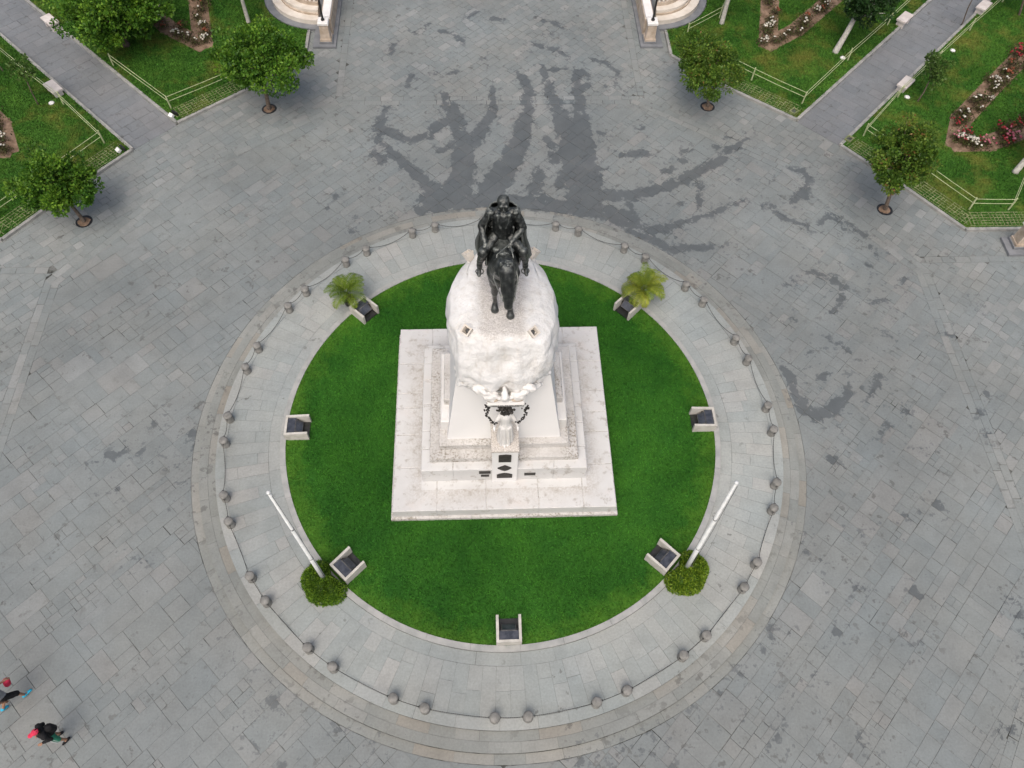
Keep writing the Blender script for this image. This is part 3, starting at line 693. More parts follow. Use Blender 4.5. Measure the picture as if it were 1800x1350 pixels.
for gi, (G0, bed0) in enumerate(((GA, BEDA), (GB, BEDB))):
    for s in (1, -1):
        G = mirror(G0, s); B = [(x*s, y) for x, y in bed0]
        if area(G) < 0: G = G[::-1]
        gl = struct(MB().prism(G, -.05, ZG, rnd=.4).build('garden_lawn', 'grass2'))
        xs = [p[0] for p in G]; ys = [p[1] for p in G]
        NB = 260000; P = np.stack([RNG.uniform(min(xs), max(xs), NB), RNG.uniform(min(ys), min(max(ys), 30), NB)], 1)
        P = P[np_inside(G, P)]; dm = np.full(len(P), 9.0)
        for a, b in zip(B, B[1:]): dm = np.minimum(dm, seg_dist(P, a, b))
        P = P[dm > .5+.08*np.sin(P[:, 0]*5)*np.cos(P[:, 1]*4)]
        d = np.concatenate([P, np.zeros((len(P), 1))], 1)-CAM; wz = d@_F; px = 900+FPX*(d@_R)/wz; py = 675-FPX*(d@_U)/wz
        P = P[(px > -200) & (px < 2000) & (py > -200)][:90000]
        stuff(link('grass', blades('grass', np.concatenate([P, np.full((len(P), 1), ZG-.004)], 1), .07, .024, 'grass2'), gl))
        # soil of the rose bed
        mb = MB()
        for a, b in zip(B, B[1:]):
            d = Vector((b[0]-a[0], b[1]-a[1])); L = d.length; d.normalize(); nn = Vector((-d.y, d.x))
            for k in range(int(L/.12)):
                c = Vector(a)+d*(k*.12)
                mb.ball((c.x+nn.x*U(-.42, .42), c.y+nn.y*U(-.42, .42), ZG-.01), (U(.1, .2), U(.1, .2), U(.03, .07)), 7, 4, .2)
            q = [Vector(a)-d*.3+nn*.5, Vector(a)-d*.3-nn*.5, Vector(b)+d*.3-nn*.5, Vector(b)+d*.3+nn*.5]
            k = len(mb.f); mb.prism([(v.x, v.y) for v in q], ZG-.02, ZG+.012+.0013*B.index(a))
        struct(mb.build('flower_bed_soil', 'soil'))
        # kerb stones
        edges = [(0, 1)] if False else None
        kroot = None
        K = [(15.0-.0, 16.85), (12.0, 19.25), (9.5, 21.8), (9.5, 23.85)] if gi == 0 else [(16.75, 15.0), (18.95, 12.35), (21.0, 9.62), (34, 9.62)]
        pathedge = [(15.0, 16.85), (31.6, 33.4)] if gi == 0 else [(16.75, 15.0), (34, 32.3)]
        kr = struct(MB().prism([(x*s, y) for x, y in [(K[0][0]-.02, K[0][1]+.05), (K[0][0]+.02, K[0][1]+.05), (K[0][0], K[0][1]+.09)]], 0, .05).build('garden_kerb', 'mortar'))
        for line in (K, pathedge):
            for (x0, y0), (x1, y1) in zip(line, line[1:]):
                d = Vector(((x1-x0)*s, y1-y0)); L = d.length; d.normalize(); nn = Vector((-d.y, d.x)); t_ = 0
                if abs((x0+x1)/2) > 40: continue
                inn_ = Vector((sum(xs)/len(xs)-x0*s, sum(ys)/len(ys)-y0))
                if nn.dot(inn_) < 0: nn = -nn
                while t_ < L-.05:
                    e = min(L, t_+U(.8, 1.1)); a_ = Vector((x0*s, y0))+d*(t_+.004); b_ = Vector((x0*s, y0))+d*(e-.004)
                    if visible(a_.x, a_.y):
                        q = [a_-nn*.11, b_-nn*.11, b_+nn*.04, a_+nn*.04]; q = [(v.x, v.y) for v in q]
                        if area(q) < 0: q = q[::-1]
                        MB().prism(q, -.01, .125+U(-.004, .004)).build('kerb_stone', 'kerb', kr)
                    t_ = e
        # turf grid strip behind the front kerb
        mb = MB(); zt = ZG+.022
        for (x0, y0), (x1, y1) in list(zip(K, K[1:]))[:2 if gi == 0 else 3]:
            d = Vector(((x1-x0)*s, y1-y0)); L = min(d.length, 5.0); d.normalize(); nn = Vector((-d.y, d.x))
            if nn.dot(Vector((20*s, 24))-Vector((x0*s, y0))) < 0: nn = -nn
            def bar(c0, c1, wd):
                dd = (c1-c0).normalized(); m_ = Vector((-dd.y, dd.x))*wd; q = [c0-m_, c1-m_, c1+m_, c0+m_]; q = [(v.x, v.y) for v in q]
                if area(q) < 0: q = q[::-1]
                mb.prism(q, ZG, zt+U(-.004, .004), bottom=False)
            O = Vector((x0*s, y0)); k = 0
            while k*.17 < L-.3:
                if R() < .9: bar(O+d*(.15+k*.17)+nn*U(.10, .25), O+d*(.15+k*.17)+nn*U(.75, 1.0), .016)
                k += 1
            for j in range(6): bar(O+d*U(.15, .5)+nn*(.13+j*.16), O+d*(L-U(.15, .5))+nn*(.13+j*.16), .015)
        stuff(mb.build('turf_grid_pavers', 'lattice'))
# garden paths of large slabs
for s in (1, -1):
    pm_ = struct(MB().prism([(x*s, y) for x, y in (((14.9, 16.75), (16.6, 15.05), (33.2, 31.6), (31.6, 33.2)) if s < 0 else ((16.6, 15.05), (33.2, 31.6), (31.6, 33.2), (14.9, 16.75)))], -.05, -.01).build('garden_path', 'mortar'))
    big_ = MB(); cnt = 0; ca = math.sqrt(.5)
    for i in range(40):
        u0 = 22.445+i*.55; v = -1.2-R()*.4
        while v < 1.2:
            lv = U(.5, .95); a_, b_ = max(v, -1.2), min(v+lv, 1.2)
            if b_-a_ > .05:
                q = [(ca*(u-v_)*s, ca*(u+v_)) for u, v_ in ((u0, a_), (u0+.55, a_), (u0+.55, b_), (u0, b_))]
                c = centroid(q)
                if visible(*c):
                    m2 = MB(); stone_mesh(m2, q, R(), False); m2.build('path_slab', 'path', pm_)
            v += lv
# ------------------------------------------------------------------ bollards and chains
from mathutils import noise as mnoise
def copy_tree(o, loc, rz=None):
    c = o.copy(); COL.objects.link(c); c.location = loc
    if rz is not None: c.rotation_euler = (0, 0, rz)
    for ch in list(o.children):
        d = ch.copy(); COL.objects.link(d); d.parent = c
        for g2 in list(ch.children):
            e = g2.copy(); COL.objects.link(e); e.parent = d
    return c
bol = thing('bollard', (0, 0, 0), 'short round stone bollard holding the iron chain round the platform', 'bollard', 'bollards round the platform')
MB().lathe([(.155, 0), (.155, .03), (.148, .05), (.138, .29), (.134, .30)], n=20).build('shaft', 'bollard', bol, True)
MB().lathe([(.134, .30), (.150, .305), (.156, .325), (.156, .365), (.148, .385), (.10, .412), (.05, .425), (.02, .428)], n=20).build('cap', 'bollard', bol, True)
for s in (1, -1): MB().tube([(.05+.13*math.cos(a), s*.02+s*.15, .33+.0*math.sin(a)) if False else (.032*math.cos(a), s*(.155+.018), .335+.032*math.sin(a)) for a in np.linspace(0, TAU, 9)], .008, 6).build('chain_eye', 'chain', bol)
FEAT = ((-90, 'before the bronze plaques'), (-45, 'near the yellow-green clipped bush'), (-135, 'near the deep green clipped bush'), (0, 'near the dark hooked water mark'), (180, 'between dull palm and deep green bush'), (45, 'near the bright yellow palm'), (135, 'near the duller palm'), (90, 'behind the rider by the wet paving'))
def near_what(a):
    d = math.degrees(a); return min(FEAT, key=lambda f_: abs((d-f_[0]+180) % 360-180))[1]
angs = []
for k in range(20):
    c = math.radians(-90+18*k)
    for s in (-1, 1): angs.append(c+s*.0505)
for i, a in enumerate(angs):
    p = (10.0*math.cos(a), 10.0*math.sin(a), ZP)
    b_ = bol if i == 0 else copy_tree(bol, p, a)
    b_.location = p; b_.rotation_euler = (0, 0, a); b_['label'] = 'short round stone bollard '+near_what(a)
for i in range(40):
    a0, a1 = angs[i], angs[(i+1) % 40]
    if a1 < a0: a1 += TAU
    da = .172/10; p0 = Vector((10*math.cos(a0+da), 10*math.sin(a0+da), ZP+.31)); p1 = Vector((10*math.cos(a1-da), 10*math.sin(a1-da), ZP+.31))
    L = (p1-p0).length; sag = (.10 if L < 1 else .24)*U(.9, 1.08); pts = []; rad = []
    n_ = int(L/.022)
    for k in range(n_+1):
        t_ = k/n_; q = p0.lerp(p1, t_); q.z -= sag*4*t_*(1-t_); pts.append(q-p0); rad.append(.011 if k % 3 else .007)
    c = link('chain', MB().tube(pts, rad, 6).mesh('chain', 'chain'), None, p0)
    if L < 1: tag(c, 'short dark iron chain within a bollard pair '+near_what((a0+a1)/2), 'chain', 'short chains')
    else: tag(c, 'long dark iron chain across a wide bollard gap '+near_what((a0+a1)/2), 'chain', 'long chains')

# ------------------------------------------------------------------ monument pedestal
YC = .15
mon = thing('monument_pedestal', (0, YC, .3), 'white granite stepped pedestal with a rocky carved top, standing on the round lawn', 'pedestal')
OM = Vector((0, YC, .3))
def mpart(mb, name, mat, parent=None, smooth=False):
    mb.v = [(x-OM.x, y-OM.y, z-OM.z) for x, y, z in mb.v]; return mb.build(name, mat, parent or mon, smooth)
def bevel_box(x0, x1, y0, y1, z0, z1, b=.02):
    mb = MB(); mb.prism([(x0, y0), (x1, y0), (x1, y1), (x0, y1)], z0, z1-b)
    mb.v = mb.v; mb.f = mb.f[1:]
    o = len(mb.v); mb.v += [(x0+b, y0+b, z1), (x1-b, y0+b, z1), (x1-b, y1-b, z1), (x0+b, y1-b, z1)]
    mb.f += [(o, o+1, o+2, o+3)]+[(4+i, 4+(i+1) % 4, o+(i+1) % 4, o+i) for i in range(4)]
    return mb
def tier(x0, x1, y0, y1, z0, z1, dep, nx, ny, mat, name, core='weathered'):
    t_ = mpart(MB().box(x0+.03, x1-.03, y0+.03, y1-.03, z0, z1-.012), name, 'weathered')
    g_ = .004
    cuts = lambda a, b, n_: [a]+sorted(a+(b-a)*(i/n_+U(-.06, .06)/1) for i in range(1, n_))+[b]
    for yy0, yy1 in ((y0, y0+dep), (y1-dep, y1)):
        c = cuts(x0, x1, nx)
        for a, b in zip(c, c[1:]): mpart(bevel_box(a+g_, b-g_, yy0, yy1-g_, z0+.001, z1+U(-.003, .003)), 'stone_block', mat, t_) if False else blk(t_, a+g_, b-g_, yy0, yy1-g_, z0, z1, mat)
    for xx0, xx1 in ((x0, x0+dep), (x1-dep, x1)):
        c = cuts(y0+dep, y1-dep, ny)
        for a, b in zip(c, c[1:]): blk(t_, xx0, xx1, a+g_, b-g_, z0, z1, mat)
    return t_
def blk(t_, a, b, c, d, z0, z1, mat):
    mb = bevel_box(a, b, c, d, z0+.002, z1+U(-.003, .003)); mb.v = [(x-OM.x, y-OM.y, z-OM.z) for x, y, z in mb.v]; return mb.build('stone_block', mat, t_)
tier(-3.90, 3.90, -3.60, 4.07, .25, .50, .5, 5, 4, 'weathered', 'footing_course')
tier(-3.81, 3.81, -3.51, 3.98, .501, .98, 1.6, 5, 4, 'slab', 'base_slab')
tier(-2.8, 2.8, -2.43, 2.63, .981, 1.84, .8, 4, 4, 'slab', 'lower_step')
tier(-2.5, 2.5, -2.13, 2.33, 1.841, 2.10, .6, 4, 4, 'weathered', 'middle_step')
tier(-2.18, 2.18, -1.78, 1.98, 2.101, 2.40, .6, 4, 3, 'weathered', 'upper_step')
for s in (1, -1):   # side cheeks of the block
    mpart(bevel_box(min(s*1.72, s*2.1), max(s*1.72, s*2.1), -1.2, 1.5, 2.401, 3.0, .03), 'side_cheek', 'white')
    mpart(bevel_box(min(s*1.76, s*1.98), max(s*1.76, s*1.98), -.55, 1.3, 3.001, 3.35, .03), 'side_cheek', 'weathered')
LX = lambda z: -.013*max(0, z-2)
def loft(levels, n=48, cap=True):
    mb = MB(); m = len(levels)
    v = []; f = []
    for (z, hx, y0, y1, pw) in levels:
        for k in range(n):
            a = TAU*k/n; c, s = math.cos(a), math.sin(a)
            x = math.copysign(abs(c)**(2/pw), c)*hx; y = math.copysign(abs(s)**(2/pw), s)*(y1-y0)/2+(y0+y1)/2
            v.append((x+LX(z), y, z))
    for i in range(m-1):
        for k in range(n): f.append((i*n+k, i*n+(k+1) % n, (i+1)*n+(k+1) % n, (i+1)*n+k))
    if cap: f.append(tuple((m-1)*n+k for k in range(n)))
    mb.v, mb.f = v, f; return mb
blkm = MB(); zb, zt_ = 2.402, 6.2
bp = [(-1.9, -1.54), (1.9, -1.54), (1.9, 1.75), (-1.9, 1.75)]; tp = [(-1.36+LX(zt_), -1.12), (1.36+LX(zt_), -1.12), (1.36+LX(zt_), 1.45), (-1.36+LX(zt_), 1.45)]
blkm.prism(bp, zb, zt_, top=tp); mpart(blkm, 'battered_block', 'smooth')
# rocky bulging crown of the pedestal
ctrl = [(5.25, 1.30, -1.15, 1.4, 3.2), (5.55, 1.42, -1.55, 1.6, 2.8), (5.85, 1.56, -1.90, 1.75, 2.5), (6.2, 1.62, -1.96, 1.85, 2.7), (6.7, 1.64, -1.88, 1.95, 3.0), (7.2, 1.66, -1.74, 2.0, 3.2), (7.6, 1.62, -1.62, 1.98, 3.3), (7.9, 1.52, -1.54, 1.92, 3.4), (8.08, 1.26, -1.48, 1.84, 3.3), (8.17, 1.02, -1.40, 1.76, 3.8), (8.2, .86, -1.32, 1.68, 4.5), (8.2, .5, -.9, 1.3, 4.5)]
lev = []
for i in range(len(ctrl)-1):
    for k in range(5): lev.append(tuple(np.array(ctrl[i])+(np.array(ctrl[i+1])-np.array(ctrl[i]))*k/5))
lev.append(ctrl[-1]); N_ = 240
rk = loft(lev, N_)
nv = []
for i, (x, y, z) in enumerate(rk.v):
    cx, cy = LX(z), .1; a = math.atan2(y-cy, x-cx)
    if z < 8.15:
        wgt = min(1, (8.2-z)/.5)
        q = .05*mnoise.noise((3.2*math.cos(a), 3.2*math.sin(a), z*.45))+.035*mnoise.noise((x*2.1+7, y*2.1, z*1.7))+.022*math.sin(a*13+2*mnoise.noise((x, y, z)))*(1 if z < 7.9 else .5)
        q += -.06*max(0, mnoise.noise((2.2*math.cos(a)+9, 2.2*math.sin(a), z*.8)))**.5*(1 if z < 6.6 else .4)
        if z < 6.3: q += .07*mnoise.noise((x*3.1, y*3.1, z*3.3))
        x += q*math.cos(a)*wgt*1.25; y += q*math.sin(a)*wgt*1.25
    else: z += .012*mnoise.noise((x*4, y*4, 0))
    if z < 8.1:
        rd = 1-abs(mnoise.noise((x*1.3+3, y*1.3, z*1.1)))*2; r2 = 1-abs(mnoise.noise((x*2.7, y*2.7+5, z*1.9)))*2
        ww = min(1, (8.15-z)/.35)*(1.0 if z < 7.6 else .7); k = (-.085*max(0, rd-.45)-.05*max(0, r2-.5)+(.05*mnoise.noise((x*1.1, y*1.1, z*.9))))*ww*1.5
        st2_ = round(z*1.6+mnoise.noise((x, y, 0))*.8); k += .02*((st2_ % 2)-.5)*ww
        k *= .40 if z > 6.6 else (1.15 if z < 6.2 else 1.15-(z-6.2)*1.875)
        if y < -.9: k += .022*math.sin(x*8.5+1.5*mnoise.noise((x*2, 0, z)))*ww
        if z < 6.25: k += .10*mnoise.noise((x*4.2, y*4.2, z*5))+.05*mnoise.noise((x*9, y*9, z*9))
        x += k*math.cos(a); y += k*math.sin(a)
    nv.append((x, y, z))
rk.v = [(LX(z)+(x-LX(z))*(1-.34*min(1, max(0, (y-.25)/1.7))**1.25*(1 if z < 8.15 else .5)), y, z) for x, y, z in nv]; mpart(rk, 'rocky_crown', 'crown', smooth=True)
# speckled standing ground under the horse
pl = MB(); n_ = 60; pv = []
for k in range(n_):
    a = TAU*k/n_; c, s = math.cos(a), math.sin(a); q = 1+.05*mnoise.noise((c*3, s*3, 1))
    pv.append((LX(8.2)-.02+math.copysign(abs(c)**.42, c)*.80*q, .12+math.copysign(abs(s)**.42, s)*1.36*q))

# projecting pylon with plaques
tier_py = mpart(bevel_box(-.42, .42, -2.5, -1.5, .982, 3.30, .015), 'pylon', 'smooth')
def sub(mb, name, mat, parent, smooth=False):
    mb.v = [(x-OM.x, y-OM.y, z-OM.z) for x, y, z in mb.v]; return mb.build(name, mat, parent, smooth)
sub(bevel_box(-.45, .45, -2.53, -1.45, 3.301, 3.42, .02), 'cap_stone', 'lichen', tier_py)
def outline(pts, y0, y1):
    mb = MB(); n_ = len(pts); mb.add([(x, y0, z) for x, z in pts]+[(x, y1, z) for x, z in pts], [tuple(range(n_)), tuple(range(2*n_-1, n_-1, -1))]+[(i, n_+i, n_+(i+1) % n_, (i+1) % n_) for i in range(n_)]); return mb
sub(outline([(-.21, 2.60), (.2, 2.60), (.2, 3.08), (.02, 3.12), (-.21, 3.08)], -2.535, -2.49), 'plaque', 'plaque', tier_py)
sub(outline([(-.24, 2.12), (-.1, 1.98), (0, 1.92), (.1, 1.98), (.22, 2.12), (.1, 2.24), (0, 2.32), (-.1, 2.24)], -2.54, -2.49), 'plaque', 'plaque', tier_py)
sub(outline([(-.26, 1.36), (.26, 1.36), (.26, 1.58), (.14, 1.66), (0, 1.70), (-.14, 1.66), (-.26, 1.58)], -2.54, -2.49), 'plaque', 'plaque', tier_py)
for x0, x1, z0, z1 in ((-.86, -.47, 1.53, 1.72), (-.80, -.52, 1.29, 1.44), (.68, 1.06, 1.32, 1.51)):
    mpart(MB().box(x0, x1, -2.448, -2.42, z0, z1), 'side_plaque', 'plaque')
# scroll with carved lettering, carved crest and garlands
sc = MB(); pr_ = [(-1.98, 5.86), (-2.10, 5.84), (-2.16, 5.74), (-2.12, 5.60), (-2.06, 5.46), (-1.95, 5.42), (-1.75, 5.5), (-1.75, 5.8)]
n_ = len(pr_); sc.add([(-.56, y, z) for y, z in pr_]+[(.52, y, z) for y, z in pr_], [tuple(range(n_)), tuple(range(2*n_-1, n_-1, -1))]+[(i, n_+i, n_+(i+1) % n_, (i+1) % n_) for i in range(n_)])
scr = mpart(sc, 'inscribed_scroll', 'white')
def letters(y, z, ny, nz, x0, x1):
    mb = MB(); x = x0
    while x < x1:
        wd = U(.018, .034)
        if R() < .86:
            for k in (0, 1):
                xx = x+k*wd*.6
                mb.add([(xx, y, z-.03), (xx+.009, y, z-.03), (xx+.009, y+ny, z+nz-.03+.05), (xx, y+ny, z+nz-.03+.05)], [(0, 1, 2, 3)])
            mb.add([(x, y+ny*.5, z+.0), (x+wd*.8, y+ny*.5, z), (x+wd*.8, y+ny*.6, z+.01), (x, y+ny*.6, z+.01)], [(0, 1, 2, 3)])
        x += wd+.016
    return mb
sub(letters(-2.172, 5.735, .0, .0, -.46, .44), 'carved_letters', 'plaque', scr)
sub(letters(-2.142, 5.63, .0, .0, -.40, .38), 'carved_letters', 'plaque', scr)
def crest():
    P = []
    for s in (1, -1):
        P += [('e', (s*.42, -1.98, 6.02), (.26, .15, .14)), ('e', (s*.72, -1.82, 6.12), (.22, .15, .17)), ('c', (s*.1, -2.05, 5.95), (s*.62, -1.98, 6.2), .06, .09), ('c', (s*.2, -2.08, 5.84), (s*.55, -2.05, 5.96), .045, .06), ('c', (s*.8, -1.75, 6.02), (s*1.15, -1.45, 5.75), .12, .06)]
    P += [('e', (0, -2.08, 6.02), (.13, .12, .16)), ('c', (0, -2.12, 6.1), (0, -1.9, 6.3), .1, .06)]
    return P
def shift(parts, d):
    out = []
    for p in parts:
        if p[0] == 'c': out.append(('c', tuple(Vector(p[1])+d), tuple(Vector(p[2])+d), p[3], p[4]))
        else: out.append(('e', tuple(Vector(p[1])+d), p[2])+tuple(p[3:]))
    return out
def rough(amp, sc_):
    def f(co, no):
        k = np.array([mnoise.noise(Vector(c)*sc_) for c in co], np.float32); return co+no*(k*amp)[:, None]
    return f
blob('carved_crest', shift(crest(), Vector((LX(6), 0, 0))-OM), .03, 'white', mon, 2, rough(.04, 9))
for s in (1, -1):
    gm = MB()
    P = [Vector((s*.55, -2.1, 5.66)), Vector((s*.60, -2.16, 5.45)), Vector((s*.56, -2.24, 5.2)), Vector((s*.42, -2.3, 4.98)), Vector((s*.30, -2.32, 4.88))]
    for i in range(len(P)-1):
        for k in range(16 if i == 0 else 11):
            k = k*9/(16 if i == 0 else 11)
            c = P[i].lerp(P[i+1], k/9); q = (.11 if i == 0 else .05)*(1 if int(k+i) % 4 else .6)
            gm.ball((c.x+U(-q, q), c.y+U(-q, q)*.5, c.z+U(-q, q)), (U(.018, .038), U(.018, .032), U(.018, .038)), 7, 5, .2)
    mpart(gm, 'garland', 'plaque')
for s in (1, -1):
    mpart(MB().ball((s*.36+LX(6), -2.07, 5.885), (.17, .06, .055), 12, 8, .12), 'hollow_shade_lens', 'creamdark', smooth=True)  # solid dark lens standing in for the shade of a hollow under the crest
# dark-mouthed carved lamp brackets on the corners of the crown
for (x, y, az) in ((-1.03, -1.12, -2.3), (.66, -1.2, -.8), (-.98, 1.45, 2.3), (.82, 1.52, .8)):
    br = thing('corner_lamp_bracket', (x, y, 8.08), {(-1, -1): 'carved stone lamp bracket at the right hand of the horse head, above the garland', (1, -1): 'carved stone lamp bracket in front of the left stirrup of the rider', (-1, 1): 'carved stone lamp bracket behind the right stirrup of the rider', (1, 1): 'carved stone lamp bracket behind the left stirrup, tilted outwards'}[(1 if x > 0 else -1, 1 if y > 0 else -1)], 'lamp bracket', 'lamp brackets on the pedestal', az)
    mb = MB(); a_, b_ = .135, .09
    o4 = [(-a_, -a_), (a_, -a_), (a_, a_), (-a_, a_)]; i4 = [(-b_, -b_), (b_, -b_), (b_, b_), (-b_, b_)]
    v = [(x_*.62, y_*.62, -.06) for x_, y_ in o4]+[(x_, y_, .24) for x_, y_ in o4]+[(x_, y_, .24) for x_, y_ in i4]+[(x_*.8, y_*.8, .08) for x_, y_ in i4]
    f = [(3, 2, 1, 0)]+[(i+o, (i+1) % 4+o, 4+(i+1) % 4+o, 4+i+o) for o in (0, 4, 8) for i in range(4)]+[(12, 13, 14, 15)]
    rot = Matrix.Rotation(.6, 3, 'Y'); mb.add([tuple(rot @ Vector(q)) for q in v], f); mb.build('carved_cup', 'cream', br)
    l2 = MB(); l2.ball((0, 0, 0), (.07, .07, .035), 10, 6); l2.v = [tuple(rot @ (Vector(q)+Vector((0, 0, .12)))) for q in l2.v]; l2.build('lamp', 'lampgrey', br, True)
    MB().lathe([(.16, -.40), (.13, -.2), (.09, -.02), (.06, .02)], n=10).build('bracket_foot', 'white', br, True)

# ------------------------------------------------------------------ stone woman on the pylon
fig = thing('stone_woman_statue', (0, -2.12, 3.42), 'white stone statue of a robed woman wearing a dark bronze wreath, above the plaques', 'statue')
fp = [('c', (0, .02, .1), (0, 0, .9), .26, .2), ('c', (-.1, -.12, .08), (-.08, -.06, 1.0), .13, .14), ('c', (.1, -.10, .08), (.08, -.05, 1.0), .12, .14), ('c', (0, 0, .95), (0, .02, 1.25), .19, .16), ('c', (0, .02, 1.25), (0, .03, 1.55), .16, .18), ('c', (-.12, .03, 1.58), (.12, .03, 1.58), .1, .1), ('c', (0, .02, 1.65), (0, .0, 1.78), .07, .065), ('e', (0, -.02, 1.90), (.10, .12, .14)), ('e', (0, -.135, 1.885), (.022, .03, .03)),
      ('c', (-.2, .02, 1.56), (-.34, -.1, 1.3), .075, .06), ('c', (-.34, -.1, 1.3), (-.36, -.28, 1.36), .058, .045), ('c', (.2, .02, 1.56), (.34, -.1, 1.3), .075, .06), ('c', (.34, -.1, 1.3), (.36, -.28, 1.36), .058, .045),
      ('c', (-.05, -.2, .02), (-.05, -.28, .03), .05, .04), ('c', (.07, -.18, .02), (.07, -.25, .03), .05, .04)]
for s in (1, -1):
    for k in range(4): fp.append(('c', (s*.36+(k-1.5)*.018, -.30, 1.36), (s*.36+(k-1.5)*.02, -.38, 1.33), .012, .009))
    fp.append(('c', (s*.34, -.28, 1.37), (s*.31, -.33, 1.40), .013, .01))
def folds(co, no):
    a = np.arctan2(co[:, 1], co[:, 0]); k = np.clip((1.2-co[:, 2])/.8, 0, 1)
    return co+no*(.028*np.sin(a*11+co[:, 2]*1.5)*k)[:, None]
blob('figure', fp, .018, 'white', fig, 3, folds)
wr = MB()
for k in range(70):
    a = U(0, TAU); r_ = .25*math.sqrt(R()); wr.ball((r_*math.cos(a)*1.05, -.02+r_*math.sin(a)*.8, 2.05+U(-.03, .04)), (U(.035, .06), U(.035, .06), U(.02, .04)), 7, 5, .2)
wr.build('bronze_wreath', 'plaque', fig)

# ------------------------------------------------------------------ bronze horse and rider
st_ = thing('equestrian_statue', (-.10, .17, 8.20), 'dark bronze statue of a cloaked rider on a standing horse atop the pedestal', 'statue'); st_.scale = (1.40, 1.40, 1.40)
hp = [('e', (0, -.42, 1.20), (.30, .34, .40)), ('e', (0, .05, 1.14), (.32, .62, .35)), ('e', (0, .62, 1.22), (.31, .40, .36)), ('c', (0, -.35, 1.40), (0, .6, 1.38), .2, .22),
      ('c', (0, -.50, 1.36), (.02, -.74, 1.62), .28, .22), ('c', (.02, -.70, 1.58), (.04, -.90, 1.74), .22, .15), ('c', (.04, -.92, 1.70), (.06, -1.08, 1.36), .150, .125), ('c', (.06, -1.07, 1.38), (.075, -1.17, 1.10), .118, .085), ('e', (.077, -1.17, 1.06), (.088, .085, .085)),
      ('c', (-.05, -.88, 1.84), (-.07, -.90, 1.97), .038, .012), ('c', (.12, -.88, 1.84), (.14, -.90, 1.97), .038, .012)]
for s, yo in ((-1, .06), (1, -.10)):
    hp += [('c', (s*.17, -.46, 1.15), (s*.16, -.48+yo*.4, .78), .15, .095), ('c', (s*.16, -.48+yo*.4, .78), (s*.155, -.50+yo, .52), .09, .07), ('e', (s*.155, -.50+yo, .50), (.068, .072, .085)), ('c', (s*.155, -.50+yo, .48), (s*.15, -.47+yo, .17), .055, .046), ('e', (s*.15, -.47+yo, .15), (.058, .06, .06)), ('c', (s*.15, -.48+yo, .13), (s*.15, -.53+yo, .06), .055, .072), ('c', (s*.15, -.535+yo, .05), (s*.15, -.54+yo, .02), .078, .088)]
for s, yo in ((-1, -.08), (1, .10)):
    hp += [('c', (s*.17, .64, 1.15), (s*.18, .52+yo*.5, .84), .22, .14), ('c', (s*.18, .52+yo*.5, .84), (s*.17, .80+yo, .52), .12, .07), ('e', (s*.17, .82+yo, .50), (.06, .075, .085)), ('c', (s*.17, .81+yo, .48), (s*.165, .74+yo, .17), .058, .048), ('e', (s*.165, .74+yo, .15), (.058, .06, .06)), ('c', (s*.165, .72+yo, .12), (s*.165, .68+yo, .05), .056, .074), ('c', (s*.165, .67+yo, .05), (s*.165, .665+yo, .02), .08, .088)]
hp += [('c', (0, .98, 1.34), (0, 1.12, 1.15), .07, .09), ('c', (0, 1.12, 1.15), (0, 1.14, .5), .095, .04)]
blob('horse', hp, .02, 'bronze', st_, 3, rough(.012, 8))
mane = MB()
for k in range(90):
    t_ = R(); c = Vector((.0, -.40, 1.64)).lerp(Vector((.04, -.90, 1.86)), t_); s = random.choice((-1, 1, 1))
    e = c+Vector((s*U(.06, .17), U(-.12, .03), -U(.05, .22))); mane.tube([c+Vector((0, 0, .02)), c.lerp(e, .55)+Vector((0, 0, .05)), e], [.022, .018, .004], 5)
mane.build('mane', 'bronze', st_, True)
tack = MB()
for s in (1, -1):
    tack.tube([(.075+s*.10, -1.13, 1.15), (s*.22+.03, -.85, 1.45), (s*.14+.02, -.5, 1.7), (.12, -.26, 1.72)], .012, 6)
    tack.tube([(s*.30, -.02, 1.45), (s*.40, -.10, 1.1), (s*.44, -.12, .80)], .016, 6)
    tack.tube([(s*.44+.075*math.cos(a), -.12, .77+.085*math.sin(a)) for a in np.linspace(0, TAU, 11)], .014, 6)
tack.tube([(.07+.125*math.cos(a), -1.11+.125*math.sin(a)*.75, 1.24+.06*math.sin(a)) for a in np.linspace(0, TAU, 13)], .012, 6)
tack.build('reins_and_stirrups', 'bronze', st_)
sd = [('e', (0, .08, 1.44), (.30, .40, .10)), ('c', (-.14, -.24, 1.52), (.14, -.24, 1.52), .06, .06), ('c', (-.2, .42, 1.52), (.2, .42, 1.52), .08, .08), ('e', (-.31, .05, 1.2), (.04, .32, .30)), ('e', (.31, .05, 1.2), (.04, .32, .30))]
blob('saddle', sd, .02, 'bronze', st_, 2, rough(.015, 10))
rp = [('c', (0, .14, 1.56), (0, .12, 1.78), .20, .18), ('c', (0, .12, 1.78), (0, .10, 2.06), .18, .20), ('c', (-.17, .11, 2.12), (.17, .11, 2.12), .11, .11), ('c', (0, .10, 2.18), (0, .07, 2.30), .075, .07), ('e', (0, .04, 2.415), (.098, .118, .14)), ('e', (0, -.075, 2.40), (.022, .032, .035)), ('c', (-.05, -.055, 2.45), (.05, -.055, 2.45), .022, .022), ('c', (-.025, -.065, 2.345), (.025, -.065, 2.345), .016, .016), ('e', (0, .07, 2.46), (.112, .118, .115)), ('c', (-.09, .03, 2.32), (-.07, -.02, 2.36), .03, .03), ('c', (.09, .03, 2.32), (.07, -.02, 2.36), .03, .03)]
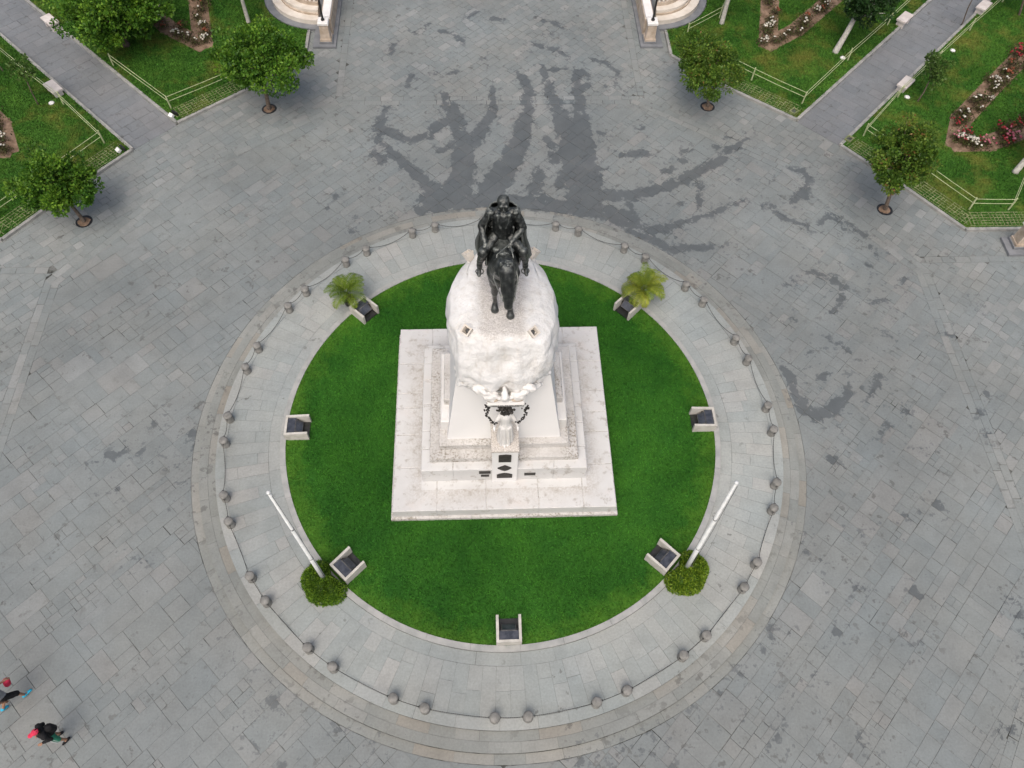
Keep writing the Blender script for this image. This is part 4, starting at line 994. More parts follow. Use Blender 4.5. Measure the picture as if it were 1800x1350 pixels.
for s in (1, -1):
    rp += [('c', (s*.10, .10, 1.58), (s*.36, -.20, 1.42), .125, .095), ('c', (s*.36, -.20, 1.42), (s*.43, -.08, 1.02), .092, .068), ('c', (s*.43, -.08, 1.02), (s*.44, -.08, .86), .066, .055), ('c', (s*.44, -.02, .82), (s*.455, -.22, .79), .05, .042), ('c', (s*.37, -.21, 1.43), (s*.375, -.2, 1.39), .107, .107)]
rp += [('c', (-.24, .11, 2.10), (-.40, .06, 1.84), .082, .068), ('c', (-.40, .06, 1.84), (-.34, -.20, 1.72), .064, .05), ('c', (.24, .11, 2.10), (.37, .02, 1.84), .082, .068), ('c', (.37, .02, 1.84), (.15, -.22, 1.72), .064, .05)]
for hx, hy, hz, dx in ((-.34, -.22, 1.71, 0), (.13, -.24, 1.71, -.02)):
    rp.append(('e', (hx, hy-.02, hz), (.042, .05, .032)))
    for k in range(4): rp += [('c', (hx+(k-1.5)*.021, hy-.06, hz), (hx+(k-1.5)*.021+dx, hy-.10+abs(k-1)*.006, hz-.012), .011, .010), ('c', (hx+(k-1.5)*.021+dx, hy-.10+abs(k-1)*.006, hz-.012), (hx+(k-1.5)*.021+dx, hy-.085, hz-.04), .010, .009)]
    rp.append(('c', (hx+.04, hy-.01, hz+.01), (hx+.035, hy-.065, hz+.018), .012, .010))
for k in range(7): rp.append(('c', (-.19, .12-.03*(k % 2), 1.60+k*.035), (.19, .04, 1.63+k*.032), .022, .022))
rp += [('c', (-.1, -.03, 2.2), (-.05, -.07, 1.95), .04, .03), ('c', (.1, -.03, 2.2), (.05, -.07, 1.95), .04, .03), ('e', (-.22, .1, 2.19), (.09, .1, .04)), ('e', (.22, .1, 2.19), (.09, .1, .04))]
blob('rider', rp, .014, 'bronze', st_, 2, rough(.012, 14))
ck = MB(); na, nt_ = 60, 26; v = []; f = []
for j in range(nt_):
    t_ = j/(nt_-1)
    for i in range(na):
        a = math.radians(-128+256*i/(na-1)); side = abs(math.sin(a))
        rx = .25+.10*min(1, t_*3)+.13*t_**1.2; ry = .17+.50*t_**1.1
        fold = 1+(.03+.11*t_)*math.sin(i*.62+3*math.sin(t_*2.2+i*.11))+.05*t_*math.sin(i*1.7)
        z = 2.24-.95*t_-.42*t_*side**2-.03*math.sin(i*.9)*t_
        if t_ < .14: z = 2.24-.10*(t_/.14)**1.6*1.3
        v.append((rx*fold*math.sin(a), .12+ry*fold*math.cos(a)*(1 if math.cos(a) > 0 else .55), z))
for j in range(nt_-1):
    for i in range(na-1): f.append((j*na+i, j*na+i+1, (j+1)*na+i+1, (j+1)*na+i))
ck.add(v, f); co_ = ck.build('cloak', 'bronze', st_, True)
sm = co_.modifiers.new('thick', 'SOLIDIFY'); sm.thickness = .028; sm.offset = 0

# ------------------------------------------------------------------ flood lamp boxes round the lawn
def lamp_box(pos, rz, label):
    r_ = thing('floodlight_box', pos, label, 'floodlight', 'floodlight boxes round the lawn', rz)   # local +y looks at the monument
    h, a_, t_ = .50, .40, .085
    for s in (-1, 1):
        mb = MB(); xs = sorted((s*a_, s*(a_-t_)))
        mb.add([(xs[0], -.42, 0), (xs[1], -.42, 0), (xs[1], .42, 0), (xs[0], .42, 0), (xs[0], -.42, h-.05), (xs[1], -.42, h-.05), (xs[1], .42, h), (xs[0], .42, h)], [(3, 2, 1, 0), (4, 5, 6, 7), (0, 1, 5, 4), (1, 2, 6, 5), (2, 3, 7, 6), (3, 0, 4, 7)]); mb.build('side_wall', 'boxstone', r_)
    MB().box(-a_+t_+.002, a_-t_-.002, -.42, -.34, 0, h-.06).build('back_wall', 'boxstone', r_)
    MB().box(-a_+t_+.003, a_-t_-.003, -.339, .40, 0, .06).build('floor_plate', 'blackmetal', r_)
    fl = MB(); q = Matrix.Rotation(-.75, 3, 'X'); b = MB().box(-.24, .24, -.16, .16, -.07, .07); fl.add([tuple(q @ Vector(p)+Vector((0, .02, .26))) for p in b.v], b.f); lamp = fl.build('lamp', 'lampgrey', r_)
    gl = MB(); b = MB().box(-.21, .21, -.13, .13, .071, .082); gl.add([tuple(q @ Vector(p)+Vector((0, .02, .26))) for p in b.v], b.f); gl.build('glass', 'glass', lamp)
    bk_ = MB(); bk_.box(-.30, -.26, -.03, .03, .06, .32); bk_.box(.26, .30, -.03, .03, .06, .32); bk_.build('lamp_bracket', 'blackmetal', r_)
    sh = MB(); sh.box(-a_+t_+.004, a_-t_-.004, -.335, -.05, h-.12, h-.10); sh.build('dark_cover', 'glass', r_)
    return r_
for ang, rr_, lab in ((180, 7.42, 'cast stone floodlight box at the lawn edge midway between dull palm and deep green bush'), (0, 7.45, 'cast stone floodlight box at the lawn edge midway between bright palm and yellow-green bush'), (-90, 7.42, 'cast stone floodlight box on the lawn edge in front of the bronze plaques'),
                      (-135.2, 7.36, 'cast stone floodlight box tucked against the deep green clipped bush'), (-44.8, 7.36, 'cast stone floodlight box tucked against the yellow-green clipped bush'),
                      (135.5, 7.5, 'cast stone floodlight box beside the darker green potted palm'), (45, 7.42, 'cast stone floodlight box beside the yellower, taller potted palm')):
    a = math.radians(ang); lamp_box((rr_*math.cos(a), rr_*math.sin(a), ZL-.02), a+math.pi/2, lab)

# ------------------------------------------------------------------ palms
def leaves_mesh(name, C, D, size, mat, asp=.5, rnd=None):
    """one quad leaf at each C, long axis D"""
    n = len(C); D = D/np.linalg.norm(D, axis=1)[:, None]; q = RNG.normal(0, 1, (n, 3)); S = np.cross(D, q); S /= np.linalg.norm(S, axis=1)[:, None]+1e-9
    sz = (size*RNG.uniform(.6, 1.3, n))[:, None]; a = C; b = C+D*sz*.5+S*sz*asp*.5; c = C+D*sz; d = C+D*sz*.5-S*sz*asp*.5
    V = np.stack([a, b, c, d], 1).reshape(-1, 3); rn = np.repeat(RNG.uniform(0, 1, n) if rnd is None else rnd, 4)
    return np_mesh(name, V, np.arange(4*n).reshape(-1, 4), mat, {'rnd': rn})
def palm(pos, label, nf, hgt, bright):
    p = thing('potted_palm', pos, label, 'palm')
    MB().lathe([(.17, 0), (.23, .3), (.25, .33), (.23, .335), (.2, .29)], n=16).build('pot', 'blackmetal', p, True)
    stem = MB()
    for k in range(5):
        a = TAU*k/5; stem.tube([(.05*math.cos(a), .05*math.sin(a), .28), (.10*math.cos(a), .10*math.sin(a), .6)], [.025, .016], 6)
    stem.build('stem', 'bark', p)
    for k in range(nf):
        a = 2.39996*k+U(-.2, .2); L = U(.95, 1.35); el = U(.75, 1.45); pts = []
        dr = Vector((math.cos(a), math.sin(a), 0)); mb = MB(); base = Vector((0, 0, hgt))
        for i in range(9):
            t_ = i/8; ang = el-2.3*t_**1.7*(1.3-el*.35)
            pts.append(base if i == 0 else pts[-1]+(dr*math.cos(ang)+Vector((0, 0, 1))*math.sin(ang))*L/8)
        rn = min(1, max(0, bright+U(-.28, .28))); mb.tube(pts, [.010*(1-i/10) for i in range(9)], 5, rnd=rn)
        sd_ = Vector((-math.sin(a), math.cos(a), 0))
        for i in range(22):
            t_ = .18+.82*i/22; x = t_*8; j = min(7, int(x)); q = pts[j].lerp(pts[j+1], x-j); dd = (pts[j+1]-pts[j]).normalized()
            for s in (1, -1):
                ll = .26*math.sin(math.pi*min(1, t_*.85+.12))+.05; tip = q+(sd_*s*.85+dd*.55+Vector((0, 0, -.25+.15*R()))).normalized()*ll; m_ = q.lerp(tip, .45)+Vector((0, 0, .015)); wv = dd*.019
                mb.add([q-wv*.4, m_-wv, tip, m_+wv, q+wv*.4], [(0, 1, 2, 3, 4)], rnd=min(1, max(0, rn+U(-.15, .15))))
        mb.build('frond', 'palm', p)
palm((-6.02, 5.78, ZP), 'potted palm with yellow-green fronds, its floodlight box nearest the darker bush side of the lawn'.replace(', its floodlight box nearest the darker bush side of the lawn', ' and several dull dark fronds beside a floodlight box'), 15, .62, .42)
palm((5.88, 5.75, ZP), 'potted palm with bright yellow fronds, one reaching up to a bollard', 26, .72, .62)

# ------------------------------------------------------------------ flagpoles in clipped bushes
for s, top, lab, blab in ((-1, (-6.10, -5.5, 7.4), 'white flagpole rising from the deep green clipped bush', 'deep green clipped round bush with a flagpole, notched around a floodlight box'), (1, (5.76, -5.53, 7.4), 'white flagpole rising from the lighter yellow-green clipped bush', 'lighter yellow-green clipped bush with a flagpole, notched around a floodlight box')):
    b = Vector((s*5.93, -5.66, ZP)); t_ = Vector(top); fpole = thing('flagpole', b, lab, 'flagpole', 'flagpoles')
    d = t_-b; MB().tube([(0, 0, 0), d*.33, d*.331, d*.66, d*.661, d], [.078, .074, .066, .06, .05, .04], 14).build('pole', 'pole', fpole, True)
    MB().ball(tuple(d+Vector((0, 0, .05))), .058, 12, 8).build('finial', 'pole', fpole, True)
    MB().lathe([(.22, -.02), (.22, .03), (.13, .06)], n=16).build('base_plate', 'pole', fpole)
    MB().tube([d*.12+Vector((.09, -.06, 0)), d*.5+Vector((.10, -.05, 0)), d*.985+Vector((.06, -.03, 0))], .007, 5).build('halyard', 'lampgrey', fpole)
    MB().tube([d*.12+Vector((.05, -.03, 0)), d*.12+Vector((.13, -.08, .02))], .018, 6).build('cleat', 'lampgrey', fpole)
    for kk in (.33, .66): MB().tube([d*(kk-.006), d*(kk+.006)], .082-.035*kk, 14).build('collar', 'lampgrey', fpole)
    bp_ = Vector((s*6.0, -5.72, ZP)); bush = thing('clipped_bush', bp_, blab, 'bush', 'clipped bushes')
    lobes = [((0, -.14, 0), .56), ((s*.26, .12, 0), .46), ((-s*.32, -.24, 0), .44), ((s*.14, .32, 0), .40)]
    C = []; D = []
    for (lx, ly, lz), r_ in lobes:
        k = int(5200*r_*r_*2.2); u = RNG.normal(0, 1, (k, 3)); u /= np.linalg.norm(u, axis=1)[:, None]; u[:, 2] = np.abs(u[:, 2])
        c = u*np.array([r_, r_, .74])*RNG.uniform(.90, 1.0, k)[:, None]+np.array([lx, ly, 0]); C.append(c); D.append(u+RNG.normal(0, .5, (k, 3)))
    C = np.concatenate(C); D = np.concatenate(D); nb = np.array([-s*.72, .66]); keep = (np.hypot(C[:, 0]-(-s*.62), C[:, 1]-.42) > .46)
    rn = RNG.uniform(0, 1, len(C))*.7+(.0 if s < 0 else .28)
    o = link('foliage', leaves_mesh('foliage', C[keep], D[keep], .075, 'bush', .55, np.clip(rn[keep], 0, 1)), bush)
    core = MB()
    for (lx, ly, lz), r_ in lobes: core.ball((lx*.9, ly*.9, .05), (r_*.86, r_*.86, .62), 16, 10, rnd=.1)
    core.v = [q for q in core.v]; core.build('inner_twigs', 'bush', bush)
    # low stone collar of the planter
    col_ = MB()
    for k in range(18):
        a = math.pi*(1.0+.0*k)+0; 
    cm = MB(); a0 = math.radians(-150 if s < 0 else -120)
    for k in range(16):
        a = a0+math.radians(-10+k*11.5)*(1); q0 = (.80*math.cos(a), -.10+.80*math.sin(a)); a2 = a+math.radians(11.0); q1 = (.80*math.cos(a2), -.10+.80*math.sin(a2)); q2 = (.70*math.cos(a2), -.10+.70*math.sin(a2)); q3 = (.70*math.cos(a), -.10+.70*math.sin(a))
        if q0[1] < .25: cm.prism([q3, q0, q1, q2], .0, .10)
# ------------------------------------------------------------------ trees
def tree(base, centre, rx, rz, mat, label, nleaf=7000, size=.20, bark='bark', trunk_r=.09, group=None, pit=False, clumps=46, name='tree', seed=1, sparse=1.0):
    rg = np.random.default_rng(seed); rs = random.Random(seed)
    nleaf = int(nleaf*1.5) if sparse >= 1 else nleaf; size *= .72 if sparse >= 1 else .9; clumps = int(clumps*1.25)
    b = Vector(base); c = Vector(centre)-b; t_ = thing(name, b, label, 'tree', group)
    # limbs: from the trunk top out to clumps
    fork = Vector((c.x*.55, c.y*.55, max(.5, c.z-rz*.75))); tr = MB()
    mid = fork*.5+Vector((rs.uniform(-.05, .05), rs.uniform(-.05, .05), 0))
    tr.tube([(0, 0, -.05), (0, 0, .08), tuple(mid), tuple(fork)], [trunk_r*1.35, trunk_r*1.05, trunk_r*.92, trunk_r*.8], 10)
    tr.build('trunk', bark, t_, True)
    cl = []
    while len(cl) < clumps:
        u = rg.normal(0, 1, 3); u /= np.linalg.norm(u); r_ = rg.uniform(.12, 1)**.5*.86
        q = u*r_*np.array([rx, rx, rz])
        if q[2] < -rz*.62: continue
        az = math.atan2(q[1], q[0]); q[:2] *= 1+.15*math.sin(2*az+seed)+.12*math.sin(5*az+2*seed); q[2] *= 1+.2*math.sin(3*az+seed*1.7)
        cl.append(q+np.array(c))
    lb = MB()
    for k, q in enumerate(cl):
        if k % 3: continue
        e = Vector(q); m_ = fork.lerp(e, .5)+Vector((0, 0, .12)); lb.tube([tuple(fork), tuple(m_), tuple(e)], [trunk_r*.42, trunk_r*.26, trunk_r*.09], 6)
    lb.build('limbs', bark, t_, True)
    C = []; D = []; Rn = []
    per = nleaf//clumps
    for q in cl:
        cr = rx*rg.uniform(.09, .25)*(1.0 if sparse >= 1 else 1.1); u = rg.normal(0, 1, (per, 3)); u /= np.linalg.norm(u, axis=1)[:, None]
        rad = cr*rg.uniform(.35, 1.0, per)**.5; p = q+u*rad[:, None]*np.array([1, 1, .8])
        C.append(p); dd = u*.7+rg.normal(0, .55, (per, 3)); dd[:, 2] += .1; D.append(dd)
        Rn.append(np.clip(rg.uniform(-.28, .30)+.45+rg.normal(0, .2, per), 0, 1))
    C = np.concatenate(C); D = np.concatenate(D)
    link('crown', leaves_mesh('crown', C, D, size, mat, .62, np.concatenate(Rn)), t_)
    if pit:
        pm2 = MB(); n_ = 24; pm2.lathe([(.36, -.035), (.36, .004), (.31, .004)], n=n_)
        pm2.build('pit_rim', 'blackmetal', t_); MB().ball((0, 0, -.01), (.30, .30, .035), 14, 6, .1).build('pit_soil', 'soil', t_)
    return t_
PG = 'pavement trees by the gardens'
tree((-10.8, 17.85, 0), (-10.55, 18.05, 2.75), 2.35, 1.25, 'leaf', 'broad dense green tree growing from a pit beside the balustrade', 13000, .20, trunk_r=.10, group=PG, pit=True, clumps=80, seed=3)
tree((10.75, 17.88, 0), (10.25, 18.05, 2.30), 2.05, .92, 'leaf2', 'olive green tree with a short thin trunk in a paving pit near the balustrade', 9500, .17, trunk_r=.07, group=PG, pit=True, clumps=60, seed=5)
tree((-17.86, 10.63, 0), (-18.2, 10.8, 2.05), 1.72, 1.30, 'leaf', 'fresh green round tree with a leaning trunk in a round pit', 10000, .19, trunk_r=.08, group=PG, pit=True, clumps=60, seed=8)
tree((17.72, 10.89, 0), (17.15, 11.1, 3.10), 1.72, 1.38, 'leaf2', 'olive tree with reddish shoots and a long bare trunk in a paving pit', 10500, .17, trunk_r=.085, group=PG, pit=True, clumps=60, seed=12)
tree((-18.6, 22.6, ZG), (-18.5, 22.5, 2.35), 2.75, 2.0, 'leaf', 'large leafy green tree beside the stone bench and path', 17000, .23, trunk_r=.16, seed=14, clumps=95)
tree((-19.6, 26.6, ZG), (-19.6, 26.6, 2.6), 2.2, 1.8, 'leaf', 'green tree growing behind the large leafy tree by the path', 9000, .22, trunk_r=.14, seed=19, clumps=60)
tree((18.24, 22.0, ZG), (19.15, 22.9, 2.85), 1.75, 1.55, 'leaf3', 'dark green tree with a pale painted trunk on the garden lawn', 10500, .20, 'whitebark', .15, seed=23, clumps=60)
tree((-12.7, 24.55, ZG), (-12.7, 24.6, 2.85), 1.2, .95, 'leaf3', 'small tree with a pale trunk near the curved balustrade steps', 4000, .18, 'whitebark', .10, seed=29, clumps=30)
tree((12.6, 24.45, ZG), (12.75, 24.6, 2.9), 1.25, .9, 'leaf2', 'small tree with a painted trunk beside the fence wires and curved steps', 4000, .18, 'whitebark', .12, seed=31, clumps=30)
tree((21.44, 18.07, ZG), (21.6, 18.3, 1.9), .85, .95, 'leaf4', 'thin young tree with sparse light leaves standing behind a bench', 1500, .15, 'bark', .035, seed=37, clumps=26, sparse=.5)
tree((-21.8, 18.1, ZG), (-21.55, 18.1, 2.1), .65, .75, 'leaf4', 'spindly sapling with a few pale leaves and a long bare stem', 520, .16, 'bark', .03, seed=41, clumps=16, sparse=.5)
tree((-24.2, 20.6, ZG), (-24.3, 20.6, 1.9), .6, .6, 'leaf4', 'wispy pale sapling at the path edge beyond the bench', 420, .16, 'bark', .03, seed=42, clumps=14, sparse=.5)
tree((24.6, 13.1, ZG), (25.6, 13.9, 2.4), 1.5, 1.2, 'leaf3', 'dark tree with a mossy leaning trunk beside the rose bed', 6500, .2, 'whitebark', .14, seed=47, clumps=40)
tree((29.4, 25.2, ZG), (28.6, 25.4, 2.6), 1.2, .9, 'leaf3', 'sparse tree with drooping dark leaves over the path and bench', 1300, .22, 'bark', .06, seed=53, clumps=22, sparse=.5)
tree((25.9, 24.4, ZG), (25.5, 24.4, 2.2), .55, .45, 'leaf3', 'small feathery sapling with dark fronds overhanging the path', 420, .2, 'bark', .03, seed=59, clumps=10, sparse=.5)

# ------------------------------------------------------------------ fences
def fence(posts, label, extra=()):
    r_ = thing('garden_fence', (*posts[0], ZG), label, 'fence', 'pale green garden fences'); O = Vector((*posts[0], ZG)); P = [Vector((*p, ZG))-O for p in posts]; H = .72
    for p in P:
        lean = Vector((U(-.04, .04), U(-.04, .04), 0)); MB().tube([p, p+lean+Vector((0, 0, H))], [.038, .034], 8).build('post', 'fence', r_)
    for a, b in zip(P, P[1:]):
        for h in (H-.06, H-.32):
            m_ = a.lerp(b, .5)+Vector((0, 0, h-.015)); MB().tube([a+Vector((0, 0, h)), m_, b+Vector((0, 0, h))], .014, 6).build('rail', 'fence', r_)
fence([(-18.9, 21.0), (-15.45, 17.8), (-12.2, 20.1), (-10.9, 21.3)], 'pale green post and wire fence round the lawn under the large leafy tree')
fence([(-25.2, 22.4), (-22.6, 19.9), (-20.6, 18.1), (-18.05, 15.4), (-19.9, 12.9), (-21.5, 10.75), (-24, 10.7)], 'pale green post and wire fence round the lawn with the spindly saplings')
fence([(24.5, 27.2), (21.7, 24.3), (18.7, 21.3), (15.5, 17.95), (13.3, 19.75), (11.5, 21.4)], 'pale green post and wire fence beside the dark tree with the painted trunk')
fence([(10.55, 23.4), (12.55, 24.9), (13.4, 26.8)], 'pale green fence with a splayed post beside the curved balustrade steps')
fence([(28.9, 26.4), (26.1, 23.8), (23.3, 21.1), (20.5, 18.4), (17.98, 15.6), (19.9, 13.1), (21.55, 10.75), (23.35, 10.7), (25.1, 13.2)], 'pale green post and wire fence round the lawn with the red rose bed')

# ------------------------------------------------------------------ benches
def bench(x, y, rz, label):
    b = thing('stone_bench', (x, y, 0), label, 'bench', 'stone benches along the garden paths', rz)
    mb = bevel_box(-.48, .48, -.26, .26, .36, .47, .015); mb.build('seat', 'bench', b)
    for s in (-1, 1): MB().box(s*.33-.08, s*.33+.08, -.2, .2, 0, .36).build('leg', 'bench', b)
bench(-21.2, 18.98, math.radians(-45), 'pale stone bench beside the spindly sapling on the garden path')
bench(-22.75, 24.25, math.radians(-45), 'pale stone bench under the edge of the large leafy tree')
bench(21.02, 19.12, math.radians(45), 'pale stone bench before the thin young tree')
bench(22.6, 24.5, math.radians(45), 'pale stone bench beside the dark tree, on the far path edge from the roses')
bench(27.4, 25.6, math.radians(45), 'pale stone bench under the drooping dark leaves by the path')

# ------------------------------------------------------------------ small lamps and covers in the grass
def ground_lamp(x, y, rz, label, kind):
    o = thing('ground_lamp' if kind != 'frame' else 'drain_frame', (x, y, ZG), label, 'lamp' if kind != 'frame' else 'drain frame', None, rz)
    if kind == 'box':
        b = MB().box(-.11, .11, -.09, .09, .06, .20); q = Matrix.Rotation(.5, 3, 'X'); b.v = [tuple(q @ Vector(p)) for p in b.v]; b.build('lamp_housing', 'whitelamp', o); MB().box(-.17, .17, .12, .20, 0, .2).build('stand', 'blackmetal', o)
    elif kind == 'disc':
        MB().lathe([(.13, 0), (.13, .03), (.11, .05), (.05, .06)], n=20).build('cover', 'whitelamp', o, True); MB().lathe([(.15, -.01), (.15, .015)], n=20).build('rim', 'kerb', o)
    else:
        for a, b, c, d in ((-.2, .2, -.16, -.11), (-.2, .2, .11, .16), (-.2, -.15, -.109, .109), (.15, .2, -.109, .109)): MB().box(a, b, c, d, 0, .09).build('frame_bar', 'lattice', o)
        MB().box(-.149, .149, -.109, .109, 0, .03).build('grate', 'lampgrey', o)
ground_lamp(-15.25, 17.2, -.6, 'white spotlight on the kerb corner between path and large leafy tree', 'box')
ground_lamp(-17.2, 14.85, -.8, 'white spotlight in the lawn corner nearest the leaning round tree', 'box')
ground_lamp(-21.2, 18.2, 0, 'white round lamp cover in the grass by the bench and sapling', 'disc')
ground_lamp(14.95, 17.35, .7, 'square concrete frame in the garden corner below the fence post', 'frame')
ground_lamp(17.2, 15.35, .8, 'square concrete frame with a dark grate at the corner near the olive tree', 'frame')
ground_lamp(21.0, 18.4, 0, 'white round lamp cover in the grass below the thin young tree', 'disc')
ground_lamp(24.6, 22.1, 0, 'white round lamp cover under the fence beside the rose bed', 'disc')
ground_lamp(18.5, 21.5, 0, 'white round lamp cover beside the pale painted trunk', 'disc')

# ------------------------------------------------------------------ curved balustrades with lamp pedestals
def lamp_post(pos, label):
    o = thing('street_lamp', pos, label, 'street lamp', 'lamp posts on the balustrade pedestals')
    MB().lathe([(.10, 0), (.09, .06), (.055, .12), (.05, 1.2), (.04, 3.4)], n=12).build('post', 'blackmetal', o, True)
    MB().lathe([(.05, 3.4), (.16, 3.5), (.18, 3.55)], n=12).build('lamp_bracket', 'blackmetal', o, True)
    MB().lathe([(.15, 3.55), (.22, 3.8), (.16, 4.02), (.04, 4.1)], n=14).build('globe', 'whitelamp', o, True)
for s in (1, -1):
    which = 'pale olive tree' if s > 0 else 'broad green tree'
    ex = thing('curved_balustrade', (s*9.0, 27.05, 0), 'cream stone balustrade on curved steps behind the '+('olive green tree' if s > 0 else 'broad dense green tree'), 'balustrade', 'curved balustrades')
    def half(r0, r1, z0, z1, a0=-90, a1=90, n=26):
        A = np.radians(np.linspace(a0, a1, n)); p = [(s*r1*math.cos(a), r1*math.sin(a)) for a in A]+[(s*r0*math.cos(a), r0*math.sin(a)) for a in A[::-1]]
        m = MB(); N = len(p); h = N//2
        v = [(x, y, z0) for x, y in p]+[(x, y, z1) for x, y in p]
        f = [(N+i, N+i+1, 2*N-2-i, 2*N-1-i) for i in range(h-1)]+[(i, (i+1) % N, N+(i+1) % N, N+i) for i in range(N)]
        if s < 0: f = [q[::-1] for q in f]
        m.add(v, f); return m
    half(2.74, 3.15, 0, .13).build('plinth_ring', 'darkslab', ex)
    half(2.30, 2.76, .02, .36).build('lower_step', 'cream', ex)
    half(2.22, 2.32, .36, .46).build('moulding', 'creamdark', ex)
    half(1.86, 2.26, .03, .62).build('upper_step', 'cream', ex)
    half(1.66, 1.88, .04, .80).build('balustrade_base', 'creamdark', ex)
    half(1.60, 1.92, 1.34, 1.50).build('top_rail', 'coping', ex)
    bal = MB().lathe([(.075, .80), (.075, .84), (.045, .87), (.05, .92), (.085, 1.0), (.07, 1.1), (.042, 1.2), (.05, 1.26), (.075, 1.29), (.075, 1.34)], n=12).mesh('baluster', 'cream', True)
    for k in range(24):
        a = math.radians(-84+k*168/23); bo = link('baluster', bal, ex); bo.location = (s*1.77*math.cos(a), 1.77*math.sin(a), 0)
    # straight wall with coping, running back from the pedestal
    xw = -.75
    MB().box(min(s*(-1.05), s*.12), max(s*(-1.05), s*.12), -4.6, 6, .0, .12).build('plinth', 'darkslab', ex)
    MB().box(min(s*-.86, s*-.34), max(s*-.86, s*-.34), -3.6, 6, .121, 1.0).build('wall', 'creamdark', ex)
    MB().box(min(s*-.82, s*-.42), max(s*-.82, s*-.42), -3.55, -1.9, 1.001, 1.12).build('coping', 'coping', ex)
    for yy, hh in ((-1.55, 1.55),):
        MB().box(min(s*-.90, s*-.30), max(s*-.90, s*-.30), yy-.35, yy+.35, 1.001, hh).build('pier', 'creamdark', ex)
        MB().box(min(s*-.96, s*-.24), max(s*-.96, s*-.24), yy-.41, yy+.41, hh, hh+.14).build('pier_cap', 'coping', ex)
    MB().box(min(s*-.84, s*-.38), max(s*-.84, s*-.38), -1.15, 6, 1.001, 1.3).build('coping', 'coping', ex)
    pd = ex
    bx = lambda d: (min(s*(-.55-d), s*(-.55+d)), max(s*(-.55-d), s*(-.55+d)))
    m = MB(); c0 = -4.05
    for d, z0, z1, mt in ((.34, .121, .22, 'darkslab'), (.29, .221, .34, 'creamdark')):
        x0, x1 = bx(d); MB().box(x0, x1, c0-d, c0+d, z0, z1).build('pedestal_base', mt, ex)
    x0, x1 = bx(.25); x2, x3 = bx(.22)
    MB().prism([(x0, c0-.25), (x1, c0-.25), (x1, c0+.25), (x0, c0+.25)], .341, 1.12, top=[(x2, c0-.22), (x3, c0-.22), (x3, c0+.22), (x2, c0+.22)]).build('pedestal', 'creamdark', ex)
    x0, x1 = bx(.27); bb = bevel_box(x0, x1, c0-.27, c0+.27, 1.121, 1.26, .03); bb.build('pedestal_cap', 'coping', ex)
    lamp_post((s*8.45, 27.05+c0, 1.26), 'black lamp post on the pedestal beside the '+('olive green tree' if s > 0 else 'broad dense green tree'))
# pedestal at the garden corner by the long-trunked olive tree
pdl = thing('stone_pedestal', (23.0, 8.75, 0), 'brown carved stone pedestal on a dark plinth beside the garden kerb', 'pedestal')
MB().box(-.6, 3.0, -.7, .32, 0, .13).build('plinth', 'darkslab', pdl)
MB().box(-.34, .34, -.42, .26, .131, .24).build('pedestal_base', 'darkslab', pdl)
MB().box(-.29, .29, -.37, .21, .241, .36).build('pedestal_moulding', 'creamdark', pdl)
MB().prism([(-.25, -.33), (.25, -.33), (.25, .17), (-.25, .17)], .361, 1.15, top=[(-.22, -.30), (.22, -.30), (.22, .14), (-.22, .14)]).build('shaft', 'creamdark', pdl)
bevel_box(-.28, .28, -.36, .20, 1.151, 1.28, .03).build('pedestal_cap', 'coping', pdl)

# ------------------------------------------------------------------ roses
def rose_proto(col, nfl, spread, seed):
    rg = np.random.default_rng(seed); n = 190; u = rg.normal(0, 1, (n, 3))*np.array([spread, spread, .10])+np.array([0, 0, .22])
    lv = leaves_mesh('leaves', u, rg.normal(0, 1, (n, 3)), .10, 'twig', .6, rg.uniform(0, 1, n))
    fl = MB()
    for k in range(nfl):
        c = (rg.normal(0, spread*.9), rg.normal(0, spread*.9), .36+rg.uniform(-.06, .1)); rn = rg.uniform(0, 1)
        fl.ball(c, (rg.uniform(.045, .075), rg.uniform(.045, .075), .04), 7, 4, .22, rnd=rn)
    st2 = MB()
    for k in range(5):
        a = TAU*k/5; st2.tube([(0, 0, -.02), (.1*math.cos(a), .1*math.sin(a), .18), (.2*math.cos(a), .2*math.sin(a), .34)], [.014, .010, .006], 5)
    return lv, (fl.mesh('blossoms', col, True) if nfl else None), st2.mesh('stems', 'bark')
PRO = {'red': rose_proto('red', 9, .20, 1), 'pink': rose_proto('pink', 9, .19, 2), 'white': rose_proto('whitepetal', 10, .18, 3), 'rust': rose_proto('rust', 7, .18, 4), 'bare': rose_proto('whitepetal', 2, .17, 5)}
RK = {'red': 'red-flowering rose bush', 'pink': 'pink-flowering rose bush', 'white': 'white-flowering rose bush', 'rust': 'rose bush with small rust-coloured blooms', 'bare': 'almost bare brown rose bush'}
def rose(kind, x, y, where):
    lv, fl, sm_ = PRO[kind]; o = thing('rose_bush', (x, y, ZG), RK[kind]+' in the bed '+where, 'rose bush', kind+' rose bushes '+where, R()*6); k = U(.8, 1.2); o.scale = (k, k, k)
    link('leaves', lv, o); link('stems', sm_, o)
    if fl: link('blossoms', fl, o)
def along(B, t_):
    L = [math.dist(a, b) for a, b in zip(B, B[1:])]; T = t_*sum(L)
    for (a, b), l in zip(zip(B, B[1:]), L):
        if T <= l: return a[0]+(b[0]-a[0])*T/l, a[1]+(b[1]-a[1])*T/l
        T -= l
    return B[-1]
def vis2(x, y): return in_frame(x, y, 60)
